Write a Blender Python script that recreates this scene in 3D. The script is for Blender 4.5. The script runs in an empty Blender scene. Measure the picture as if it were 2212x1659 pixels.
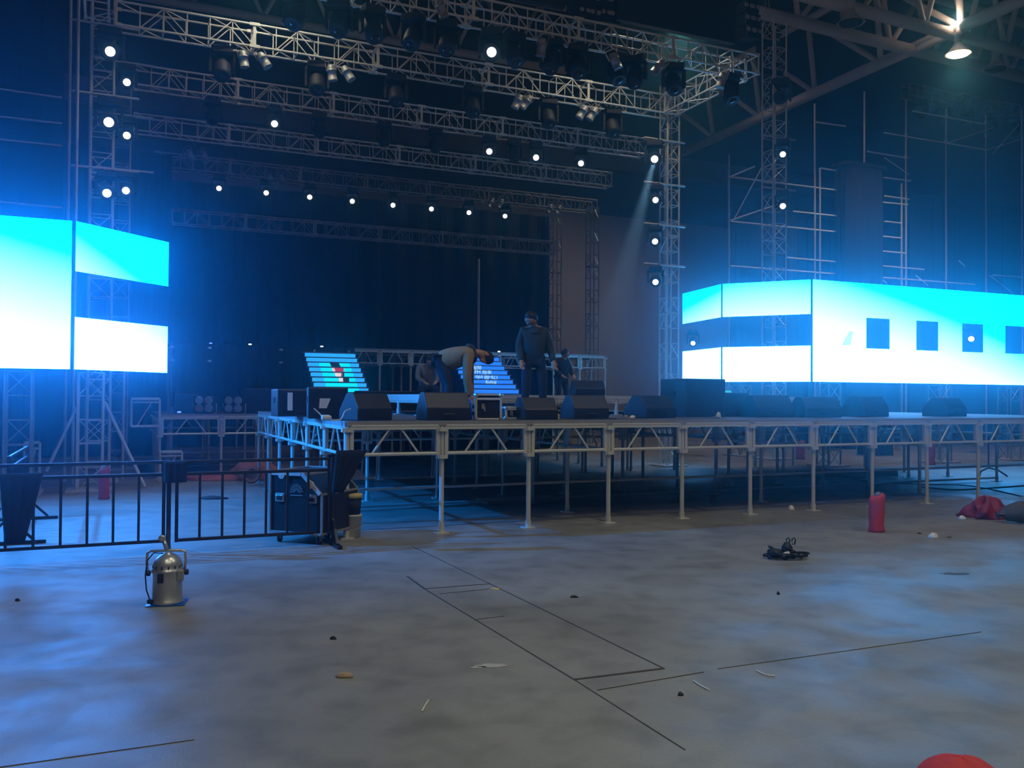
import bpy, math, random
from math import sin, cos, pi, radians, atan2, sqrt
from mathutils import Vector, Matrix
random.seed(7)
scene = bpy.context.scene
COL = scene.collection
V3 = Vector

# ------------------------------------------------------------------ camera
F = 1912.0; W, H = 2212.0, 1659.0; EYE = 1.7
cam_d = bpy.data.cameras.new('camera'); cam = bpy.data.objects.new('camera', cam_d); COL.objects.link(cam)
cam_d.lens = F / W * 36.0; cam_d.sensor_width = 36.0; cam_d.clip_end = 300
CAM_M = Matrix.Rotation(radians(90 + .86), 3, 'X') @ Matrix.Rotation(radians(.35), 3, 'Z')
cam.matrix_world = Matrix.Translation((0, 0, EYE)) @ CAM_M.to_4x4()
scene.camera = cam
# ------------------------------------------------------------------ colour management, world
vs = scene.view_settings
scene.display_settings.display_device = 'sRGB'
vs.view_transform = 'Standard'; vs.look = 'None'; vs.gamma = 1; vs.use_curve_mapping = False
vs.exposure = 0.0
scene.cycles.use_denoising = True; scene.cycles.use_adaptive_sampling = True; scene.cycles.adaptive_threshold = .05
scene.cycles.max_bounces = 3; scene.cycles.diffuse_bounces = 2; scene.cycles.glossy_bounces = 3
scene.cycles.volume_bounces = 0; scene.cycles.transparent_max_bounces = 8
scene.cycles.sample_clamp_indirect = 4.0
world = bpy.data.worlds.new('world'); scene.world = world; world.use_nodes = True
world.node_tree.nodes['Background'].inputs[0].default_value = (.10, .14, .20, 1)
world.node_tree.nodes['Background'].inputs[1].default_value = .0
HAZE_DENSITY, HAZE_G = .0135, .92
HAZE_COL = (.18, .70, 1.0)  # blue screen light painted into the haze colour, little red scattered
LED_B_L, LED_B_R = 20.0, 13.0
WASH_W = 6500.0
BAY_W = 1120.0

# ------------------------------------------------------------------ pixel <-> place
def ray(px, py):
    return (CAM_M @ V3(((px - W/2)/F, -(py - H/2)/F, -1.0))).normalized()
E0 = V3((0, 0, EYE))
def at_y(px, py, Y):
    d = ray(px, py); return E0 + d*(Y/d.y)
def at_z(px, py, z):
    d = ray(px, py); return E0 + d*((z-EYE)/d.z)
def proj(p):
    q = CAM_M.transposed() @ (V3(p) - E0); return (W/2 + F*q.x/-q.z, H/2 - F*q.y/-q.z)
TH = radians(24.0)
U = V3((cos(TH), sin(TH), 0)); VV = V3((-sin(TH), cos(TH), 0)); C0 = V3((-1.97, 10.6, 0))
def P(u, v, z=0.0): return C0 + U*u + VV*v + V3((0, 0, z))
def on_v(px, py, v):
    """where the sight line meets the upright plane v metres behind the stage front"""
    d = ray(px, py); n = VV; t = (P(0, v) - E0).dot(n)/d.dot(n); return E0 + d*t
def uvz(p):
    r = V3(p) - C0; return (r.dot(U), r.dot(VV), p[2])
def u_at(px, v, z):
    lo, hi = -30.0, 60.0
    for _ in range(50):
        m = (lo+hi)/2
        q = P(m, v, z)
        if q.y < .5 or proj(q)[0] < px: lo = m
        else: hi = m
    return m

# ------------------------------------------------------------------ materials
def mat(name, col, rough=.5, metal=0.0, var=.12, scale=8.0, bump=0.0, spec=None, emit=None, estr=0.0, rvar=0.0):
    m = bpy.data.materials.new(name); m.use_nodes = True
    nt = m.node_tree; b = nt.nodes['Principled BSDF']
    b.inputs['Roughness'].default_value = rough; b.inputs['Metallic'].default_value = metal
    tc = nt.nodes.new('ShaderNodeTexCoord'); nz = nt.nodes.new('ShaderNodeTexNoise')
    nz.inputs['Scale'].default_value = scale; nz.inputs['Detail'].default_value = 4
    nt.links.new(tc.outputs['Object'], nz.inputs['Vector'])
    mx = nt.nodes.new('ShaderNodeMix'); mx.data_type = 'RGBA'
    nt.links.new(nz.outputs['Fac'], mx.inputs[0])
    mx.inputs[6].default_value = (*[c*(1-var) for c in col], 1); mx.inputs[7].default_value = (*[min(1, c*(1+var)) for c in col], 1)
    nt.links.new(mx.outputs[2], b.inputs['Base Color'])
    if rvar:
        mr = nt.nodes.new('ShaderNodeMapRange'); nt.links.new(nz.outputs['Fac'], mr.inputs[0])
        mr.inputs[1].default_value = .3; mr.inputs[2].default_value = .7
        mr.inputs[3].default_value = rough-rvar; mr.inputs[4].default_value = rough+rvar
        nt.links.new(mr.outputs[0], b.inputs['Roughness'])
    if bump:
        bp = nt.nodes.new('ShaderNodeBump'); bp.inputs['Strength'].default_value = bump; bp.inputs['Distance'].default_value = .02
        nt.links.new(nz.outputs['Fac'], bp.inputs['Height']); nt.links.new(bp.outputs[0], b.inputs['Normal'])
    if emit:
        b.inputs['Emission Color'].default_value = (*emit, 1); b.inputs['Emission Strength'].default_value = estr
    return m

M = {}
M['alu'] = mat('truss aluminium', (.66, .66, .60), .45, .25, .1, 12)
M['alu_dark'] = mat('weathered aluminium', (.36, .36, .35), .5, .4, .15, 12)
M['steel'] = mat('galvanised pipe', (.60, .60, .58), .42, .3, .15, 14)
M['roofsteel'] = mat('painted roof steel', (.58, .54, .51), .6, 0, .1, 1)
M['black'] = mat('black paint', (.010, .010, .012), .65, 0, .2, 20)
M['blackmetal'] = mat('black metal', (.02, .021, .024), .38, .2, .2, 20)
M['cloth'] = mat('black molton cloth', (.006, .006, .008), .95, 0, .3, 3, .4)
M['net'] = mat('dark scaffold netting', (.014, .016, .022), .9, 0, .4, 6)
M['ply'] = mat('stage plywood', (.10, .095, .09), .6, 0, .2, 4)
M['chrome'] = mat('polished aluminium', (.56, .56, .54), .34, .7, .08, 9)
M['caseply'] = mat('black laminate', (.014, .014, .017), .45, 0, .2, 6)
M['wall'] = mat('painted hall wall', (.42, .42, .43), .85, 0, .08, .5)
M['walldark'] = mat('dark upper cladding', (.07, .06, .058), .85, 0, .15, .5)
M['fascia'] = mat('pale fascia', (.22, .20, .19), .8, 0, .1, .6)
M['ceil'] = mat('dark roof deck', (.055, .048, .044), .9, 0, .15, .4)
M['glassdark'] = mat('dark lens glass', (.02, .02, .025), .08, 0, .05, 5)
M['red'] = mat('red cloth', (.55, .04, .05), .75, 0, .25, 14, .4)
M['redbag'] = mat('dark red plastic', (.30, .02, .04), .6, 0, .3, 20, .5)
M['orange'] = mat('orange tarpaulin', (.45, .10, .04), .6, 0, .2, 10, .5)
M['white'] = mat('white plastic', (.75, .73, .66), .4, 0, .08, 12)
M['yellow'] = mat('yellow plastic', (.62, .50, .18), .5, 0, .15, 12)
M['blanket'] = mat('grey brown blanket', (.10, .09, .075), .9, 0, .3, 16, .5)
M['rubber'] = mat('black rubber', (.014, .015, .017), .6, 0, .2, 30)
M['skin'] = mat('skin', (.45, .25, .17), .6, 0, .08, 20)
M['hair'] = mat('black hair', (.01, .009, .008), .6, 0, .3, 60)
M['beige'] = mat('beige work jacket', (.34, .22, .11), .85, 0, .15, 14, .4)
M['darkgreen'] = mat('dark green jacket', (.03, .045, .042), .85, 0, .2, 14, .4)
M['navy'] = mat('dark trousers', (.018, .022, .035), .9, 0, .2, 14, .3)
M['grey'] = mat('grey shirt', (.18, .17, .18), .9, 0, .2, 14)
M['joint_shade_line'] = mat('dark joint', (.055, .052, .048), .9, 0, .3, 30)
M['cardboard'] = mat('cardboard', (.36, .26, .17), .85, 0, .15, 30)
M['bluegel'] = mat('blue gel sheet', (.01, .12, .6), .25, 0, .1, 9)
M['concrete_dk'] = mat('worn patch', (.09, .11, .14), .7, 0, .4, 30)
def emitmat(name, col, s):
    m = bpy.data.materials.new(name); m.use_nodes = True; nt = m.node_tree
    b = nt.nodes['Principled BSDF']; b.inputs['Base Color'].default_value = (.05, .05, .05, 1)
    b.inputs['Emission Color'].default_value = (*col, 1); b.inputs['Emission Strength'].default_value = s
    return m
M['lamp'] = emitmat('lit discharge lens', (1, .93, 1), 5)
M['bay'] = emitmat('lit high bay lens', (1, .80, .55), 10)
M['ledblue'] = emitmat('blue indicator', (.05, .12, 1), 5)
M['ledwhite'] = emitmat('white indicator', (.8, .85, 1), 5)
M['glow'] = emitmat('glowing frosted box', (.62, .58, .85), .75)
M['teal'] = emitmat('teal strip', (.05, .7, .75), .8)

def floor_mat():
    m = bpy.data.materials.new('hall concrete'); m.use_nodes = True; nt = m.node_tree; N = nt.nodes; L = nt.links
    b = N['Principled BSDF']; tc = N.new('ShaderNodeTexCoord')
    def noise(s, d, dist=0):
        n = N.new('ShaderNodeTexNoise'); n.inputs['Scale'].default_value = s; n.inputs['Detail'].default_value = d
        n.inputs['Distortion'].default_value = dist; L.new(tc.outputs['Object'], n.inputs['Vector']); return n
    n1 = noise(.55, 5, .6); n2 = noise(3.2, 6, .3); n3 = noise(60, 3)
    r1 = N.new('ShaderNodeValToRGB'); L.new(n1.outputs['Fac'], r1.inputs[0])
    r1.color_ramp.elements[0].position = .35; r1.color_ramp.elements[0].color = (.222, .215, .195, 1)
    r1.color_ramp.elements[1].position = .68; r1.color_ramp.elements[1].color = (.305, .30, .275, 1)
    r2 = N.new('ShaderNodeValToRGB'); L.new(n2.outputs['Fac'], r2.inputs[0])
    r2.color_ramp.elements[0].position = .28; r2.color_ramp.elements[0].color = (.72, .72, .72, 1)
    r2.color_ramp.elements[1].position = .55; r2.color_ramp.elements[1].color = (1, 1, 1, 1)
    r3 = N.new('ShaderNodeMapRange'); L.new(n3.outputs['Fac'], r3.inputs[0]); r3.inputs[3].default_value = .88; r3.inputs[4].default_value = 1.12
    mx = N.new('ShaderNodeMix'); mx.data_type = 'RGBA'; mx.blend_type = 'MULTIPLY'; mx.inputs[0].default_value = 1
    L.new(r1.outputs[0], mx.inputs[6]); L.new(r2.outputs[0], mx.inputs[7])
    m2 = N.new('ShaderNodeVectorMath'); m2.operation = 'SCALE'; L.new(mx.outputs[2], m2.inputs[0]); L.new(r3.outputs[0], m2.inputs['Scale'])
    L.new(m2.outputs[0], b.inputs['Base Color'])
    mr = N.new('ShaderNodeMapRange'); n4 = noise(.9, 7, .25); n4.inputs['Roughness'].default_value = .62; L.new(n4.outputs['Fac'], mr.inputs[0]); mr.inputs[1].default_value = .40; mr.inputs[2].default_value = .60
    mr.inputs[3].default_value = .38; mr.inputs[4].default_value = .58
    L.new(mr.outputs[0], b.inputs['Roughness']); b.inputs['Specular IOR Level'].default_value = .38
    bp = N.new('ShaderNodeBump'); bp.inputs['Strength'].default_value = .12; bp.inputs['Distance'].default_value = .01
    L.new(n3.outputs['Fac'], bp.inputs['Height']); L.new(bp.outputs[0], b.inputs['Normal'])
    return m
M['floor'] = floor_mat()

def led_mat(name, B, x0, x1, z0, z1, a, bx, cx, xc):
    """what the screen displays: t = a*(height) + bx*(along) + cx*(along-xc)^2, run through a blue to white ramp"""
    m = bpy.data.materials.new(name); m.use_nodes = True; nt = m.node_tree; N = nt.nodes; L = nt.links
    G = .255 if B == LED_B_L else .36
    b = N['Principled BSDF']; b.inputs['Base Color'].default_value = (.02, .02, .02, 1); b.inputs['Roughness'].default_value = .6
    tc = N.new('ShaderNodeTexCoord'); sp = N.new('ShaderNodeSeparateXYZ'); L.new(tc.outputs['Object'], sp.inputs[0])
    def rng(o, lo, hi):
        r = N.new('ShaderNodeMapRange'); r.clamp = False; L.new(o, r.inputs[0]); r.inputs[1].default_value = lo; r.inputs[2].default_value = hi; return r.outputs[0]
    def mth(op, p, q):
        n = N.new('ShaderNodeMath'); n.operation = op
        for i, w in enumerate((p, q)):
            if isinstance(w, (int, float)): n.inputs[i].default_value = w
            else: L.new(w, n.inputs[i])
        return n.outputs[0]
    x = rng(sp.outputs[0], x0, x1); z = rng(sp.outputs[2], z0, z1)
    dx = mth('SUBTRACT', x, xc); t = mth('ADD', mth('MULTIPLY', z, a), mth('ADD', mth('MULTIPLY', x, bx), mth('MULTIPLY', mth('MULTIPLY', dx, dx), cx)))
    cr = N.new('ShaderNodeValToRGB'); L.new(t, cr.inputs[0]); e = cr.color_ramp.elements
    e[0].position = 0; e[0].color = (1.1/B, G*1.15, 1, 1)
    e[1].position = 1; e[1].color = (0, G*.75, .72, 1)
    k = cr.color_ramp.elements.new(.45); k.color = (1.02/B, G, .95, 1)
    k = cr.color_ramp.elements.new(.78); k.color = (0, G*.85, .85, 1)
    L.new(cr.outputs[0], b.inputs['Emission Color']); b.inputs['Emission Strength'].default_value = B
    return m

# ------------------------------------------------------------------ mesh builder
def frame_of(d):
    d = V3(d).normalized(); a = V3((0, 0, 1)) if abs(d.z) < .9 else V3((1, 0, 0))
    s = d.cross(a).normalized(); return d, s, s.cross(d).normalized()
class MB:
    def __init__(s): s.v = []; s.f = []
    def add(s, vs_, fs):
        n = len(s.v); s.v += [tuple(p) for p in vs_]; s.f += [tuple(n+i for i in f) for f in fs]; return s
    def box(s, c, sz, R=None):
        c = V3(c); o = []
        for x in (-.5, .5):
            for y in (-.5, .5):
                for z in (-.5, .5):
                    p = V3((x*sz[0], y*sz[1], z*sz[2]))
                    if R is not None: p = R @ p
                    o.append(c+p)
        return s.add(o, [(0, 1, 3, 2), (4, 6, 7, 5), (0, 4, 5, 1), (2, 3, 7, 6), (0, 2, 6, 4), (1, 5, 7, 3)])
    def bar(s, p, q, r, n=6, r2=None):
        p, q = V3(p), V3(q); r2 = r if r2 is None else r2
        if (q-p).length < 1e-6: return s
        d, a, b = frame_of(q-p); o = []
        for c, rr in ((p, r), (q, r2)):
            for i in range(n):
                t = 2*pi*(i+.5)/n; o.append(c + a*cos(t)*rr + b*sin(t)*rr)
        return s.add(o, [(i, (i+1) % n, n+(i+1) % n, n+i) for i in range(n)] + [tuple(range(n-1, -1, -1)), tuple(range(n, 2*n))])
    def beam(s, p, q, w, h):
        p, q = V3(p), V3(q); d, a, b = frame_of(q-p); o = []
        for c in (p, q):
            for i, j in ((-1, -1), (1, -1), (1, 1), (-1, 1)): o.append(c + a*i*w/2 + b*j*h/2)
        return s.add(o, [(0, 1, 5, 4), (1, 2, 6, 5), (2, 3, 7, 6), (3, 0, 4, 7), (3, 2, 1, 0), (4, 5, 6, 7)])
    def tube(s, pts, r, n=6, closed=False):
        pts = [V3(p) for p in pts]; m = len(pts); o = []; fs = []; prev = None
        for i, p in enumerate(pts):
            a = pts[(i-1) % m] if closed or i > 0 else p; b = pts[(i+1) % m] if closed or i < m-1 else p
            d = (b-a).normalized()
            if prev is None: _, x, y = frame_of(d)
            else:
                x = (prev - d*prev.dot(d)).normalized(); y = d.cross(x)
            prev = x
            rr = r[i] if isinstance(r, (list, tuple)) else r
            for k in range(n):
                t = 2*pi*k/n; o.append(p + x*cos(t)*rr + y*sin(t)*rr)
        for i in range(m if closed else m-1):
            for k in range(n):
                j = (i+1) % m; fs.append((i*n+k, i*n+(k+1) % n, j*n+(k+1) % n, j*n+k))
        if not closed: fs += [tuple(range(n-1, -1, -1)), tuple(range((m-1)*n, m*n))]
        return s.add(o, fs)
    def lathe(s, prof, n=20, c=(0, 0, 0), R=None, caps=True):
        o = []; c = V3(c)
        for r, z in prof:
            for k in range(n):
                t = 2*pi*k/n; p = V3((r*cos(t), r*sin(t), z)); o.append(c + (R @ p if R is not None else p))
        m = len(prof); fs = [(i*n+k, i*n+(k+1) % n, (i+1)*n+(k+1) % n, (i+1)*n+k) for i in range(m-1) for k in range(n)]
        if caps: fs += [tuple(range(n-1, -1, -1)), tuple(range((m-1)*n, m*n))]
        return s.add(o, fs)
    def prism(s, poly, y0, y1):
        n = len(poly); o = [(x, y0, z) for x, z in poly] + [(x, y1, z) for x, z in poly]
        return s.add(o, [(i, (i+1) % n, n+(i+1) % n, n+i) for i in range(n)] + [tuple(range(n-1, -1, -1)), tuple(range(n, 2*n))])
    def quad(s, a, b, c, d): return s.add([a, b, c, d], [(0, 1, 2, 3)])
    def build(s, name, m, parent=None, loc=None, rz=0.0, smooth=False, bevel=0):
        me = bpy.data.meshes.new(name); me.from_pydata(s.v, [], s.f); me.update()
        o = bpy.data.objects.new(name, me); COL.objects.link(o); me.materials.append(m)
        import bmesh
        bm = bmesh.new(); bm.from_mesh(me); bmesh.ops.recalc_face_normals(bm, faces=bm.faces); bm.to_mesh(me); bm.free()
        if parent is not None: o.parent = parent
        if loc is not None: o.location = loc
        o.rotation_euler = (0, 0, rz)
        if smooth:
            for p in me.polygons: p.use_smooth = len(p.vertices) < 8
        if bevel:
            b = o.modifiers.new('bevel', 'BEVEL'); b.width = bevel; b.segments = 2; b.limit_method = 'ANGLE'
        return o
def tag(o, label, cat, group=None, kind=None):
    if label: o['label'] = label
    if cat: o['category'] = cat
    if group: o['group'] = group
    if kind: o['kind'] = kind
    return o
def thing(name, label, cat, loc=(0, 0, 0), rz=0.0, group=None):
    o = bpy.data.objects.new(name, None); COL.objects.link(o); o.location = loc; o.rotation_euler = (0, 0, rz)
    return tag(o, label, cat, group)
def dupobj(o, parent, loc=None, rz=None, scale=None):
    c = o.copy(); COL.objects.link(c); c.parent = parent
    if loc is not None: c.location = loc
    if rz is not None: c.rotation_euler = (0, 0, rz)
    if scale is not None: c.scale = scale
    return c
def copy_tree(o, parent=None):
    c = o.copy(); COL.objects.link(c); c.parent = parent
    for ch in list(o.children): copy_tree(ch, c)
    return c
ORD = ['first', 'second', 'third', 'fourth', 'fifth', 'sixth', 'seventh', 'eighth', 'ninth', 'tenth', 'eleventh', 'twelfth']
def ordl(i, n):
    return 'leftmost' if i == 0 else 'rightmost' if i == n-1 else ORD[i] + ' from the left'

# ------------------------------------------------------------------ the hall
b = MB(); b.box((0, 0, -.05), (62, 58, .1)); b.build('floor', M['floor'], loc=P(6, 4), rz=TH)['kind'] = 'structure'
b = MB()
for z0, z1, y in ((0, 10.6, 0),): b.box((0, .1, (z0+z1)/2), (62, .2, z1-z0))
wb = b.build('wall_back', M['wall'], loc=P(6, 27), rz=TH); wb['kind'] = 'structure'
b = MB(); b.box((0, .1, 11.7), (62, .2, 2.2)); b.build('wall_back_upper', M['walldark'], loc=P(6, 27), rz=TH)['kind'] = 'structure'
b = MB(); b.box((0, -.1, 13.3), (62, .5, 1.0)); b.build('trim_1', M['fascia'], loc=P(6, 27), rz=TH)['kind'] = 'structure'
b = MB(); b.box((0, .1, 15.4), (62, .2, 3.2)); b.build('wall_back_top', M['walldark'], loc=P(6, 27), rz=TH)['kind'] = 'structure'
b = MB(); b.box((0, 0, 8.5), (.2, 58, 17)); b.build('wall_left', M['walldark'], loc=P(-25, 4), rz=TH)['kind'] = 'structure'
b = MB(); b.box((0, 0, 8.5), (.2, 58, 17)); b.build('wall_right', M['walldark'], loc=P(37, 4), rz=TH)['kind'] = 'structure'
b = MB(); b.box((0, 0, 8.5), (62, .2, 17)); b.build('wall_front', M['walldark'], loc=P(6, -25), rz=TH)['kind'] = 'structure'
b = MB(); b.box((0, 0, 17.1), (62, 58, .2)); b.build('ceiling', M['ceil'], loc=P(6, 4), rz=TH)['kind'] = 'structure'
# haze
hz = MB().box((0, 0, 8.4), (61, 57, 16.7)).build('haze', bpy.data.materials.new('stage haze'), loc=P(6, 4), rz=TH)
tag(hz, 'thin stage haze, tinted blue for the glow of the lit screens', 'haze', kind='stuff')
hm = hz.data.materials[0]; hm.use_nodes = True; hm.node_tree.nodes.clear()
ho = hm.node_tree.nodes.new('ShaderNodeOutputMaterial'); hs = hm.node_tree.nodes.new('ShaderNodeVolumeScatter')
hs.inputs['Color'].default_value = (*HAZE_COL, 1); hs.inputs['Density'].default_value = HAZE_DENSITY; hs.inputs['Anisotropy'].default_value = HAZE_G
hm.node_tree.links.new(hs.outputs[0], ho.inputs['Volume'])

# roof steel: tubes given by where they are seen and the height of their plane
ZB, ZT = 13.2, 15.6
roof = []
def rtube(mb, a, za, c, zc, r): mb.bar(at_z(a[0], a[1], za), at_z(c[0], c[1], zc), r, 12)
def ext(a, c, k0, k1):
    return (a[0]+(c[0]-a[0])*k0, a[1]+(c[1]-a[1])*k0), (a[0]+(c[0]-a[0])*k1, a[1]+(c[1]-a[1])*k1)
chordA = thing('roof_girder', 'long pale steel roof girder running behind the hanging black screen to the right edge', 'roof girder', at_z(1585, 11, ZB))
def rpart(root, name, segs, r):
    mb = MB(); L0 = root.location
    for p, q in segs: mb.bar(V3(p)-L0, V3(q)-L0, r, 12)
    return mb.build(name, M['roofsteel'], root, smooth=True)
Z = at_z
a1, a2 = Z(1500, -8, ZB), Z(2330, 197, ZB)
rpart(chordA, 'bottom_chord', [(a1, a2)], .19)
up = V3((0, 0, 2.4)); back = V3((.9, 1.2, 0))
rpart(chordA, 'top_chord', [(a1+up+back, a2+up+back)], .16)
n = 9
for i in range(n):
    p = a1.lerp(a2, i/n); q = a1.lerp(a2, (i+.5)/n)+up+back; r_ = a1.lerp(a2, (i+1)/n)
    rpart(chordA, 'strut', [(p, q)], .09); rpart(chordA, 'strut', [(q, r_)], .09)
b1, b2 = Z(1690, -22, ZB), Z(2330, 145, ZB)
gB = thing('roof_girder', 'upper of the two pale roof girders, passing just above the lit high bay lamp', 'roof girder', b1)
rpart(gB, 'bottom_chord', [(b1, b2)], .19); rpart(gB, 'top_chord', [(b1+up*1.1, b2+up*1.1)], .14)
for i in range(7):
    p = b1.lerp(b2, i/7); q = b1.lerp(b2, (i+.5)/7)+up*1.1; r_ = b1.lerp(b2, (i+1)/7)
    rpart(gB, 'strut', [(p, q)], .09); rpart(gB, 'strut', [(q, r_)], .09)
c1, c2 = Z(2290, -38, ZB+.1), Z(1455, 338, ZB+.1)
gC = thing('roof_girder', 'pale roof girder running diagonally down left from the top right corner', 'roof girder', c1)
rpart(gC, 'bottom_chord', [(c1, c2)], .2)
for i in range(6):
    t0, t1 = i/6, (i+1)/6; p = c1.lerp(c2, t0); q = c1.lerp(c2, (t0+t1)/2)+V3((-1.2, .6, 2.4)); r_ = c1.lerp(c2, t1)
    rpart(gC, 'strut', [(p, q)], .1); rpart(gC, 'strut', [(q, r_)], .1)
rpart(gC, 'top_chord', [(c1+V3((-1.2, .6, 2.4)), c2+V3((-1.2, .6, 2.4)))], .14)
# girders over the stage, seen dimly between the lighting trusses
for i, (v_, lab) in enumerate(((12.5, 'dim roof girder high above the second lighting truss'), (19.5, 'dim roof girder far back above the rear trusses'))):
    p, q = P(-14, v_, 14.2), P(13, v_, 14.2)
    g = thing('roof_girder', lab, 'roof girder', p)
    rpart(g, 'bottom_chord', [(p, q)], .14); rpart(g, 'top_chord', [(p+up, q+up)], .12)
    for k in range(12):
        a, c_ = p.lerp(q, k/12), p.lerp(q, (k+1)/12); m_ = a.lerp(c_, .5)+up
        rpart(g, 'strut', [(a, m_)], .07); rpart(g, 'strut', [(m_, c_)], .07)

# high bay lamps
def high_bay(loc, label, lit=True, power=BAY_W, leak=.06):
    t = thing('high_bay_lamp', label, 'ceiling lamp', loc, 0, 'high bay lamps under the roof')
    MB().lathe([(.10, .42), (.13, .30), (.22, .18), (.36, .02), (.40, 0), (.37, 0), (.34, .02), (.2, .16), (.05, .22)], 24, caps=False).build('reflector', M['roofsteel'], t, smooth=True)
    MB().lathe([(.09, .40), (.12, .46), (.12, .66), (.06, .72), (.02, .95)], 16).build('ballast', M['roofsteel'], t, smooth=True)
    MB().lathe([(.34, .015), (.30, -.03), (.15, -.07), (.02, -.08)], 24).build('lens', M['bay' if lit else 'glassdark'], t, smooth=True)
    if lit:
        ld = bpy.data.lights.new('bay_light', 'SPOT'); ld.energy = power; ld.color = (.90, 1, .84); ld.spot_size = radians(125); ld.spot_blend = .6
        ld.shadow_soft_size = .3
        lo = bpy.data.objects.new('bay_light', ld); COL.objects.link(lo); lo.parent = t; lo.location = (0, 0, -.12)
        l2 = bpy.data.lights.new('bay_leak', 'POINT'); l2.energy = power*leak; l2.color = (1, .90, .75); l2.shadow_soft_size = .15  # point light added above the ballast to lift the roof steel
        lq = bpy.data.objects.new('bay_leak', l2); COL.objects.link(lq); lq.parent = t; lq.location = (.0, 0, 1.05)
    return t
high_bay(at_z(2070, 117, 12.4), 'lit high bay lamp shining warm white at upper right', power=BAY_W*1.3, leak=.02)
high_bay(at_z(1838, 50, 12.6), 'unlit round high bay reflector hanging left of the lit one', lit=False)
high_bay(at_z(2150, 150, 12.6), 'unlit round high bay reflector right of and below the lit lamp', lit=False)
for (x, y, z, pw, l) in ((-1.5, 0, 12.6, .7, 'unseen high bay lamp overhead above the near left floor'), (5.5, -1.0, 12.6, .9, 'unseen high bay lamp overhead above the near right floor'), (9.5, 7.0, 12.6, 1.25, 'unseen high bay lamp above the floor right of the stage'), (2.6, 7.2, 12.6, .8, 'unseen high bay lamp above the floor before the stage'), (1.0, -5, 12.6, .9, 'unseen high bay lamp behind the viewer')):  # placed out of frame to light the floor
    high_bay((x, y, z), l, power=BAY_W*pw)
high_bay(at_z(1470, 40, 16.2), 'added high bay lamp over the back wall, hidden by the large hanging screen', power=BAY_W*1.5)  # added out of sight to brighten the back wall
high_bay(P(.3, 6.9, 11.0), 'unseen warm high bay lamp above the left of the main lighting truss', power=BAY_W*.34)  # this lamp and the next are put out of frame to light the trusses
high_bay(P(7.9, 6.0, 11.2), 'unseen warm high bay lamp above the right end of the main lighting truss', power=BAY_W*.40)

# ------------------------------------------------------------------ lattice trusses and towers
def lattice(L, w, h, step, r=.024, rl=.013):
    mb = MB(); n = max(1, round(L/step)); s = L/n
    for y in (0, w):
        for z in (0, h): mb.bar((0, y, z), (L, y, z), r, 6)
    for i in range(n+1):
        x = min(max(i*s, .015), L-.015); rr = .02 if i in (0, n) else rl
        for y in (0, w): mb.bar((x, y, 0), (x, y, h), rr, 4)
        if i in (0, n) or i % 2 == 0:
            for z in (0, h): mb.bar((x, 0, z), (x, w, z), rl, 4)
    for i in range(n):
        x0, x1 = i*s, (i+1)*s
        for y in (0, w):
            if i % 3 == 1: mb.bar((x0, y, 0), (x1, y, h), rl, 4)
            elif i % 3 == 2: mb.bar((x0, y, h), (x1, y, 0), rl, 4)
        z = 0 if i % 2 else h
        mb.bar((x0, 0, z), (x1, w, z), rl, 4)
    return mb
def truss(p, q, label, w=.40, h=.45, sec=2.4, step=.40, m='alu', group='lighting trusses over the stage'):
    p, q = V3(p), V3(q); L = (q-p).length; n = max(1, round(L/sec)); s = L/n
    t = thing('lighting_truss', label, 'truss', p, atan2(q.y-p.y, q.x-p.x), group)
    mb = lattice(s, w, h, step)
    for x in (.05, s-.05):
        for y in (0, w):
            for z in (0, h): mb.box((x, y, z), (.10, .06, .06))
    o = mb.build('truss_section', M[m], t)
    for i in range(1, n): dupobj(o, t, (i*s, 0, 0))
    return t
def tower(base, hgt, label, w=.4, m='alu', sec=2.0, group='lattice towers', rz=TH, plate=True):
    t = thing('lattice_tower', label, 'tower', base, rz, group)
    n = max(1, round(hgt/sec)); s = hgt/n
    mb = MB()
    for x in (-w/2, w/2):
        for y in (-w/2, w/2): mb.bar((x, y, 0), (x, y, s), .024, 6)
    k = max(2, round(s/.4)); 
    for i in range(k+1):
        z = min(max(i*s/k, .01), s-.01)
        for a, c_ in (((-1, -1), (1, -1)), ((1, -1), (1, 1)), ((1, 1), (-1, 1)), ((-1, 1), (-1, -1))):
            mb.bar((a[0]*w/2, a[1]*w/2, z), (c_[0]*w/2, c_[1]*w/2, z), .012, 4)
            if i < k and i % 2 == 0:
                mb.bar((a[0]*w/2, a[1]*w/2, z), (c_[0]*w/2, c_[1]*w/2, z+s/k), .012, 4)
    o = mb.build('tower_section', M[m], t)
    for i in range(1, n): dupobj(o, t, (0, 0, i*s))
    if plate: MB().box((0, 0, .02), (w+.35, w+.35, .04)).build('base_plate', M['steel'], t, bevel=.006)
    return t

HZ = 8.8
TR = {}
def tr(key, v, pxa, pxb, z, label, **k):
    ua, ub = u_at(pxa, v, z), u_at(pxb, v, z); p, q = P(ua, v, z), P(ub, v, z)
    TR[key] = (p, q, v, z); return truss(p, q, label, **k)
p, q = P(-3.2, 4.9, HZ), P(10.2, 4.9, HZ); TR[0] = (p, q, 4.9, HZ)
truss(p, q, 'front lighting truss at the very top, its right end lit warm', h=.40)
tr(1, 8.0, 250, 1466, HZ, 'brightest lighting truss, long box truss lit warm in two places')
tr(2, 11.4, 288, 1398, HZ, 'second box truss behind the brightest one, pale zigzag lattice')
tr(3, 15.2, 288, 1322, HZ, 'third box truss back, dim grey lattice above the rear lamps')
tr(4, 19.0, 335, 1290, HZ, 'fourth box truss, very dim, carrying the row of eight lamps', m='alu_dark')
tr(5, 19.4, 372, 1200, 7.15, 'faint lowest box truss across the black backdrop', m='alu_dark', w=.35)
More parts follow.
